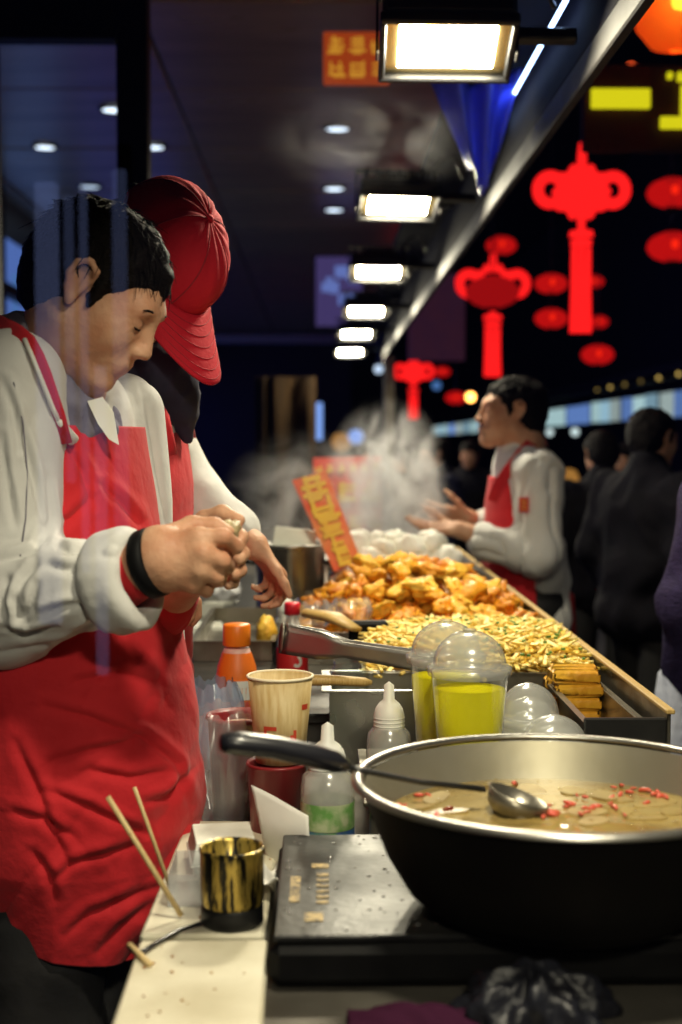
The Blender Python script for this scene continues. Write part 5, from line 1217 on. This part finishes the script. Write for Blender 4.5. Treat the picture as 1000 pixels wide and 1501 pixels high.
# ---- rear cook
def cook_rear():
    psi = math.radians(-15); root = Vector((-.33, 2.46, Z0)); R = np.array(frame(psi))
    t = thing('person', 'cook in a red peaked cap bending forward behind the bare headed cook', 'person', root)
    nk = P(166, 515, 2.44); hc = P(222, 396, 2.36); HR = frame(math.radians(-32), math.radians(58)); pel = Vector((-.385, 2.48, .98)); hs = 1.03
    shR, elR, wrR = P(172, 600, 2.30), P(150, 800, 2.28), P(196, 850, 2.24); shL, elL, wrL = Vector((-.315, 2.62, 1.48)), P(284, 742, 2.62), P(372, 800, 2.55)
    b = Sdf(.0048); head_sdf(b, hc, HR, hs, nk, .06)
    b.ell((-.345, 2.46, 1.34), (.075, .15, .19), R, .05); b.ell((-.355, 2.47, 1.08), (.08, .14, .17), R, .05); b.ell(pel, (.09, .145, .11), R, .05); b.cap(nk, (-.345, 2.46, 1.42), .06, .07, .05)
    for a, e, wv in ((shR, elR, wrR), (shL, elL, wrL)): b.cap(a, e, .05, .04, .03); b.cap(e, wv, .04, .028, .02)
    legs(b, pel, psi, Z0); hand_sdf(b, wrL, (.45, .3, -.6), (-.8, -.2, -.5), (.3, -1, .2), .9, (.6, .8, .6)); hand_sdf(b, wrR, (1, .1, -.2), (0, .2, -1), (.2, 1, .2), .9)
    b.build('body', M['skin'], t, root); face_parts(t, hc, HR, hs, root)
    hair_sdf(hc, HR, 1.02 * hs, .005).build('hair', M['hair'], t, root, lambda v: .003 * fbm(v * 80, 2)); add_cap(t, root, hc, HR, hs)
    j = Sdf(.006); j.ell((-.352, 2.46, 1.36), (.088, .172, .19), R, .06); j.ell((-.37, 2.47, 1.12), (.092, .165, .20), R, .06); j.ell((-.352, 2.45, 1.485), (.078, .15, .075), R, .06)
    j.cap(shR, elR, .060, .062, .05); j.cap(elR, P(168, 825, 2.26), .060, .05, .04); j.cap(shL, elL, .060, .060, .05); j.cap(elL, P(344, 780, 2.575), .060, .048, .04)
    j.build('jacket', M['jacket'], t, root, lambda v: folds(v, 13, .004, (1, 1, 1), 12.) + folds(v, 6, .005, (1, 1, .6), 3.) + creases(v, 9, .014, (.9, 1, .7), 5., 7.))
    co = Sdf(.006); ndir = (HR @ Vector((-.35, 0, 1))).normalized(); s1 = ndir.cross(Vector((0, 1, 0))).normalized(); s2 = s1.cross(ndir); cc = nk + Vector((.012, 0, .01))
    for i in range(16):
        a0, a1 = 2 * math.pi * i / 16, 2 * math.pi * (i + 1) / 16; co.cap(cc + s1 * math.cos(a0) * .078 + s2 * math.sin(a0) * .078, cc + s1 * math.cos(a1) * .078 + s2 * math.sin(a1) * .078, .032, .032, .02)
    co.cap(P(238, 540, 2.42), P(262, 590, 2.44), .040, .030, .03); co.cap(P(262, 590, 2.44), P(276, 640, 2.46), .028, .014, .03); co.cap(cc, P(240, 545, 2.42), .05, .045, .05)
    co.build('dark_scarf', M['navy'], t, root, lambda v: folds(v, 25, .006))
    lv = [(1.47, -.348, 2.46, .088, .18, 42), (1.38, -.352, 2.46, .108, .185, 54), (1.25, -.358, 2.46, .118, .188, 75), (1.05, -.365, 2.46, .120, .188, 100), (.75, -.365, 2.46, .125, .19, 104)]
    ap, _ = apron('apron', t, root, psi, lv, 70, 70, 4.)
    strap(t, root, [P(222, 585, 2.37), P(236, 610, 2.34), P(243, 640, 2.335), P(248, 668, 2.34)], .016, normal=(.5, -1, .3)); strap(t, root, [P(262, 585, 2.56), P(276, 610, 2.55), P(282, 640, 2.54)], .016, normal=(1, -.3, .3))
    tr = Sdf(.011); tr.ell(pel, (.10, .16, .14), R, .05); legs(tr, pel, psi, Z0, (.1, .08, .065)); tr.build('trousers', M['trousers'], t, root); shoes(t, root, pel, psi, Z0)
cook_rear()

# ---- seller standing on the street side
def seller():
    D = 4.6; psi = math.radians(180 + 12); root = Vector((P(768, 650, D).x, D, .005)); R = np.array(frame(psi)); X0 = root.x
    t = thing('person', 'seller in white coat and red apron talking with open hands across the trays', 'person', root)
    nk = P(768, 652, D); hc = P(748, 602, D); HR = frame(math.radians(180 + 8), math.radians(-4)); hs = 1.04; pel = Vector((X0 + .01, D, .92))
    shN, elN, wrN = P(790, 694, D - .17), P(786, 815, D - .22), P(672, 776, D - .16); shF, elF, wrF = P(765, 690, D + .17), P(755, 800, D + .22), P(690, 760, D + .05)
    b = Sdf(.0046); head_sdf(b, hc, HR, hs, nk, .062)
    b.ell((X0, D, 1.20), (.09, .15, .19), R, .05); b.ell((X0, D, 1.02), (.09, .14, .15), R, .05); b.ell(pel, (.095, .145, .11), R, .05); b.cap(nk, (X0, D, 1.3), .06, .08, .04)
    for a, e, wv in ((shN, elN, wrN), (shF, elF, wrF)): b.cap(a, e, .05, .04, .03); b.cap(e, wv, .04, .029, .02)
    legs(b, pel, psi, .005); hand_sdf(b, wrN, (-1, -.05, .05), (.1, .3, 1), (-.2, .9, .4), 1.0, (.12, .2, .2), .05); hand_sdf(b, wrF, (-1, .1, .14), (.1, -.3, 1), (-.1, -.6, .8), 1.0, (.1, .15, .15), .06)
    b.build('body', M['skin'], t, root); face_parts(t, hc, HR, hs, root)
    hr_ = hair_sdf(hc, HR, hs * .985, .005).build('hair', M['hair'], t, root, lambda v: .003 * fbm(v * 80, 2)); strands(hr_, root, hc, HR, hs * .97, 500, 9)
    j = Sdf(.0065); j.ell((X0 + .005, D, 1.24), (.112, .18, .17), R, .06); j.ell((X0 + .02, D, 1.02), (.125, .18, .17), R, .06); j.ell((X0 + .035, D, .86), (.12, .18, .10), R, .05); j.ell((X0, D, 1.38), (.085, .16, .07), R, .06)
    j.cap(nk + Vector((0, 0, -.02)), nk + Vector((-.012, 0, .022)), .068, .064, .02)
    j.cap(shN, elN, .072, .070, .05); j.cap(elN, P(706, 792, D - .175), .070, .054, .04); j.cap(shF, elF, .07, .066, .05); j.cap(elF, P(708, 770, D + .07), .064, .05, .04)
    j.build('coat', M['jacket'], t, root, lambda v: folds(v, 12, .008, (1, 1, .7), 22.) + folds(v, 5, .010, (1, 1, .5), 6.) + creases(v, 9, .018, (1.3, 1.3, .4), 15., 5.))
    lv = [(1.34, X0, D, .108, .17, 36), (1.25, X0, D, .122, .185, 44), (1.12, X0 + .005, D, .134, .19, 58), (1.0, X0 + .01, D, .142, .195, 74), (.80, X0 + .01, D, .150, .205, 78), (.62, X0 + .005, D, .15, .205, 76)]
    apron('apron', t, root, psi, lv, 60, 60, 9.)
    strap(t, root, [P(800, 648, D + .02), P(783, 645, D - .055), P(765, 664, D - .105), P(745, 690, D - .135), P(730, 712, D - .14), P(722, 735, D - .14)], .020, normal=(-.3, -1, .3))
    strap(t, root, [P(720, 826, D - .16), P(770, 838, D - .205), P(822, 860, D - .12), P(838, 875, D), P(842, 930, D + .02)], .012, 'waist_tie', normal=(0, -1, 0))
    c = P(768, 740, D - .262); MB(root).bbox(c, (.032, .006, .048), .002).build('sleeve_badge', M['red_label'], t)
    mb = MB(root)
    for z in (-.012, 0, .012): mb.box(c + Vector((0, -.0035, z)), (.02, .002, .003))
    mb.build('badge_print', M['sign_yellow'], t)
    tr = Sdf(.011); tr.ell(pel, (.11, .165, .13), R, .05); legs(tr, pel, psi, .005, (.095, .075, .06)); tr.build('trousers', M['trousers'], t, root); shoes(t, root, pel, psi, .005)
seller()

# ---- passers-by in dark winter clothes
def passer(px, pytop, d, psi_deg, label, coat, bend=0., H_=None, hood=False, hand=None, width=1.):
    psi = math.radians(psi_deg); top = P(px, pytop, d); H_ = top.z; s = H_ / 1.7; x, y = top.x, d; root = Vector((x, y, .005)); R = np.array(frame(psi)); f = Vector((math.cos(psi), math.sin(psi), 0)); l = Vector((-math.sin(psi), math.cos(psi), 0))
    t = thing('person', label, 'person', root, 'passers-by in dark winter clothes')
    C = lambda a, b_, z: root + f * a * s + l * b_ * s + Vector((0, 0, z * s))
    hc = C(.05, 0, 1.57); HR = frame(psi, .12); nk = C(0, 0, 1.42); pel = C(0, 0, .92)
    b = Sdf(.008); head_sdf(b, hc, HR, s * .98, nk, .06 * s)
    b.ell(C(0, 0, 1.22), (.09 * s, .15 * s, .18 * s), R, .05); b.ell(pel, (.095 * s, .14 * s, .15 * s), R, .05); b.cap(nk, C(0, 0, 1.3), .06 * s, .08 * s, .04)
    arm = {}
    for sg in (-1, 1):
        sh, el, wr = C(0, sg * .185 * width, 1.36), C(-.03, sg * .235 * width, 1.10), C(.08, sg * .225 * width, .87); arm[sg] = (sh, el, wr); b.cap(sh, el, .05 * s, .04 * s, .03); b.cap(el, wr, .04 * s, .028 * s, .02)
        hand_sdf(b, wr, f * .35 + Vector((0, 0, -1)), -l * sg, f, s, (.4, .5, .4))
    legs(b, pel, psi, .005); b.build('body', M['skin'], t, root)
    hair_sdf(hc, HR, s * 1.03, .008).build('hair', M['hair'], t, root, lambda v: .004 * fbm(v * 60, 2))
    j = Sdf(.010); j.ell(C(0, 0, 1.25), (.14 * s, .205 * s * width, .21 * s), R, .06); j.ell(C(0, 0, 1.0), (.145 * s, .20 * s * width, .22 * s), R, .06); j.ell(C(-.01, 0, .84), (.15 * s, .20 * s * width, .12 * s), R, .05)
    j.cap(nk + Vector((0, 0, -.02)), nk + Vector((0, 0, .035 * s)), .085 * s, .078 * s, .03)
    for sg in (-1, 1): sh, el, wr = arm[sg]; j.cap(sh, el, .075 * s, .070 * s, .04); j.cap(el, wr + (el - wr) * .12, .068 * s, .052 * s, .04)
    j.build('coat', coat, t, root, lambda v: folds(v, 9, .012, (1, 1, .8), px * .1))
    tr = Sdf(.013); tr.ell(pel, (.11 * s, .16 * s, .12 * s), R, .05); legs(tr, pel, psi, .005, (.095 * s, .08 * s, .065 * s)); tr.build('trousers', M['trousers'], t, root); shoes(t, root, pel, psi, .005); return t
dk = [mat('coat_black', (.006, .006, .009), .85, 0, (.010, .009, .013), 8, bump=.2, bs=30, spec=.08), mat('coat_navy', (.008, .009, .024), .8, 0, (.014, .015, .036), 9, bump=.2, spec=.1), mat('coat_violet', (.040, .030, .085), .85, 0, (.024, .018, .052), 40, spec=.1, bump=.5, bs=50, stretch=(1, 1, 5)), mat('coat_brown', (.022, .016, .014), .85, 0, (.012, .010, .010), 9, bump=.2, spec=.1)]
passer(948, 596, 5.2, 30, 'shopper in black coat turned away beside the black column', dk[0], width=1.15)
passer(886, 630, 6.4, 100, 'shopper in dark coat with back turned, left of the bigger shopper', dk[0], width=1.1)
passer(1140, 545, 3.3, 95, 'shopper in dark violet knit coat at the right picture edge', dk[2])
passer(645, 640, 8.5, 200, 'dark coated passer-by behind the steam and open hands', dk[1])
passer(600, 655, 9.5, 160, 'passer-by in brown coat half hidden by the steam', dk[3])
passer(690, 646, 10.5, 250, 'dark passer-by between the steam and the seller', dk[0])
passer(555, 650, 11, 190, 'distant passer-by behind the red signs', dk[1])
passer(925, 648, 8, 220, 'distant passer-by seen between the two dark shoppers', dk[3])
# white shopping bag of the violet coat
c = P(1000, 1030, 3.33); mb = MB(); mb.grid(lambda u, v: Vector((c.x + .085 * math.cos(u * 6.2832) * (1 - .35 * v) * (1 + .07 * math.sin(u * 44 + v * 6)), c.y + .05 * math.sin(u * 6.2832) * (1 - .35 * v) * (1 + .1 * math.sin(u * 31)), c.z - .14 + v * .22 + .01 * math.sin(u * 25))), 72, 14, True)
o = mb.build('shopping_bag', mat('bagwhite', (.62, .66, .80), .5, 0, (.5, .54, .7), 12, bump=.3), None, True, solid=.002); tag(o, 'white plastic shopping bag at the right picture edge', 'bag')

# ------------------------------------------------------------------ steam
def steam(name, label, c, r, dens, seed, ns=3.0):
    m = bpy.data.materials.new(name); m.use_nodes = True; nt = m.node_tree; N = nt.nodes; L = nt.links; N.remove(N['Principled BSDF'])
    v = N.new('ShaderNodeVolumePrincipled'); v.inputs['Color'].default_value = (.97, .98, 1, 1); v.inputs['Anisotropy'].default_value = .1
    tc = N.new('ShaderNodeTexCoord'); nz = N.new('ShaderNodeTexNoise'); nz.inputs['Scale'].default_value = ns; nz.inputs['Detail'].default_value = 4; nz.inputs['Distortion'].default_value = 1.2
    ad = N.new('ShaderNodeVectorMath'); ad.operation = 'ADD'; ad.inputs[1].default_value = (seed, seed * .7, 0); L.new(tc.outputs['Object'], ad.inputs[0]); L.new(ad.outputs[0], nz.inputs['Vector'])
    mr = N.new('ShaderNodeMapRange'); mr.inputs[1].default_value = .44; mr.inputs[2].default_value = .70; L.new(nz.outputs['Fac'], mr.inputs[0])
    ln = N.new('ShaderNodeVectorMath'); ln.operation = 'LENGTH'; L.new(tc.outputs['Object'], ln.inputs[0])
    fo = N.new('ShaderNodeMapRange'); fo.inputs[1].default_value = 1.0; fo.inputs[2].default_value = .1; fo.inputs[3].default_value = 0; fo.inputs[4].default_value = 1; fo.interpolation_type = 'SMOOTHSTEP'; L.new(ln.outputs['Value'], fo.inputs[0])
    mu = N.new('ShaderNodeMath'); mu.operation = 'MULTIPLY'; L.new(mr.outputs[0], mu.inputs[0]); L.new(fo.outputs[0], mu.inputs[1]); mu2 = N.new('ShaderNodeMath'); mu2.operation = 'MULTIPLY'; mu2.inputs[1].default_value = dens; L.new(mu.outputs[0], mu2.inputs[0])
    L.new(mu2.outputs[0], v.inputs['Density']); L.new(v.outputs[0], N['Material Output'].inputs['Volume'])
    o = MB().lathe([(0, -1)] + [(math.cos(a), math.sin(a)) for a in [-math.pi / 2 + math.pi * k / 12 for k in range(1, 12)]] + [(0, 1)], n=24).build(name, m, None, True); o.location = c; o.scale = r
    return tag(o, label, 'steam', kind='stuff')
steam('steam', 'thick white steam rising from the buns', P(568, 722, 4.5), (.23, .22, .33), 40., 1., 2.2)
steam('steam', 'thin steam drifting left over the empty pan', P(450, 740, 4.0), (.28, .25, .24), 6, 5., 2.0)
steam('steam', 'wisp of smoke below the largest flood lamp', P(540, 190, 3.3), (.30, .2, .17), 4.5, 9., 1.5)
# ------------------------------------------------------------------ glass screen at the near end and the lit doorway it mirrors
gs = thing('glass_screen', 'clear glass screen across the near end of the stall', 'screen', (0, .80, .3))
MB(gs.location).box((-.05, .80, 1.6), (2.4, .008, 2.6)).build('pane', clear('screen_glass', (.98, .985, .985), .0, .045), gs)
for px, w_, z0, z1, k in ((72, .09, .75, 2.45, 1.), (104, .035, 1.3, 2.40, .6), (125, .03, .95, 2.45, .7), (148, .045, .55, 1.75, .8), (178, .055, 1.1, 2.5, .6)):
    p = P(px, 650, 5.3); t = thing('light_column', 'tall blue light tube, its streak mirrored %s in the glass before the front cook' % {72: 'farthest left', 104: 'second from left', 125: 'at the middle', 148: 'second from right', 178: 'farthest right'}[px], 'light tube', (p.x, 1.6 - 5.3, 0), 'blue light tubes mirrored in the glass')
    MB().bbox((0, 0, (z0 + z1) / 2), (w_, .03, z1 - z0), .008).build('tube', emis('refl%d' % px, (.30, .38, .80), 1.1 * k), t)
    MB().bbox((0, -.03, 1.3), (w_ + .03, .03, 2.6), .004).build('backing', M['black'], t)
# pale crate and panel at the left edge behind the cook
t = thing('white_crate', 'pale plastic crate on the floor at the left picture edge', 'crate', (-.66, 3.0, Z0))
mb = MB(); openbox(mb, -.2, .2, -.15, .15, 0, .60, .008); mb.build('wall', M['white_plastic'], t)
mb = MB(); flange(mb, -.2, .2, -.15, .15, .598, .015, .008); mb.build('rim', M['white_plastic'], t)
for z in (.15, .3, .45): MB().bbox((0, -.154, z), (.38, .006, .012), .002).build('rib', M['white_plastic'], t)
c = P(430, 805, 3.95); o = MB().bbox(c, (.125, .012, .125), .003, Matrix.Rotation(.12, 3, 'Y') @ Matrix.Rotation(-.35, 3, 'X')).build('metal_plate', mat('plate', (.62, .62, .54), .5, .2, (.5, .5, .42), 9)); tag(o, 'pale metal plate standing by the hand of the rear cook', 'plate')
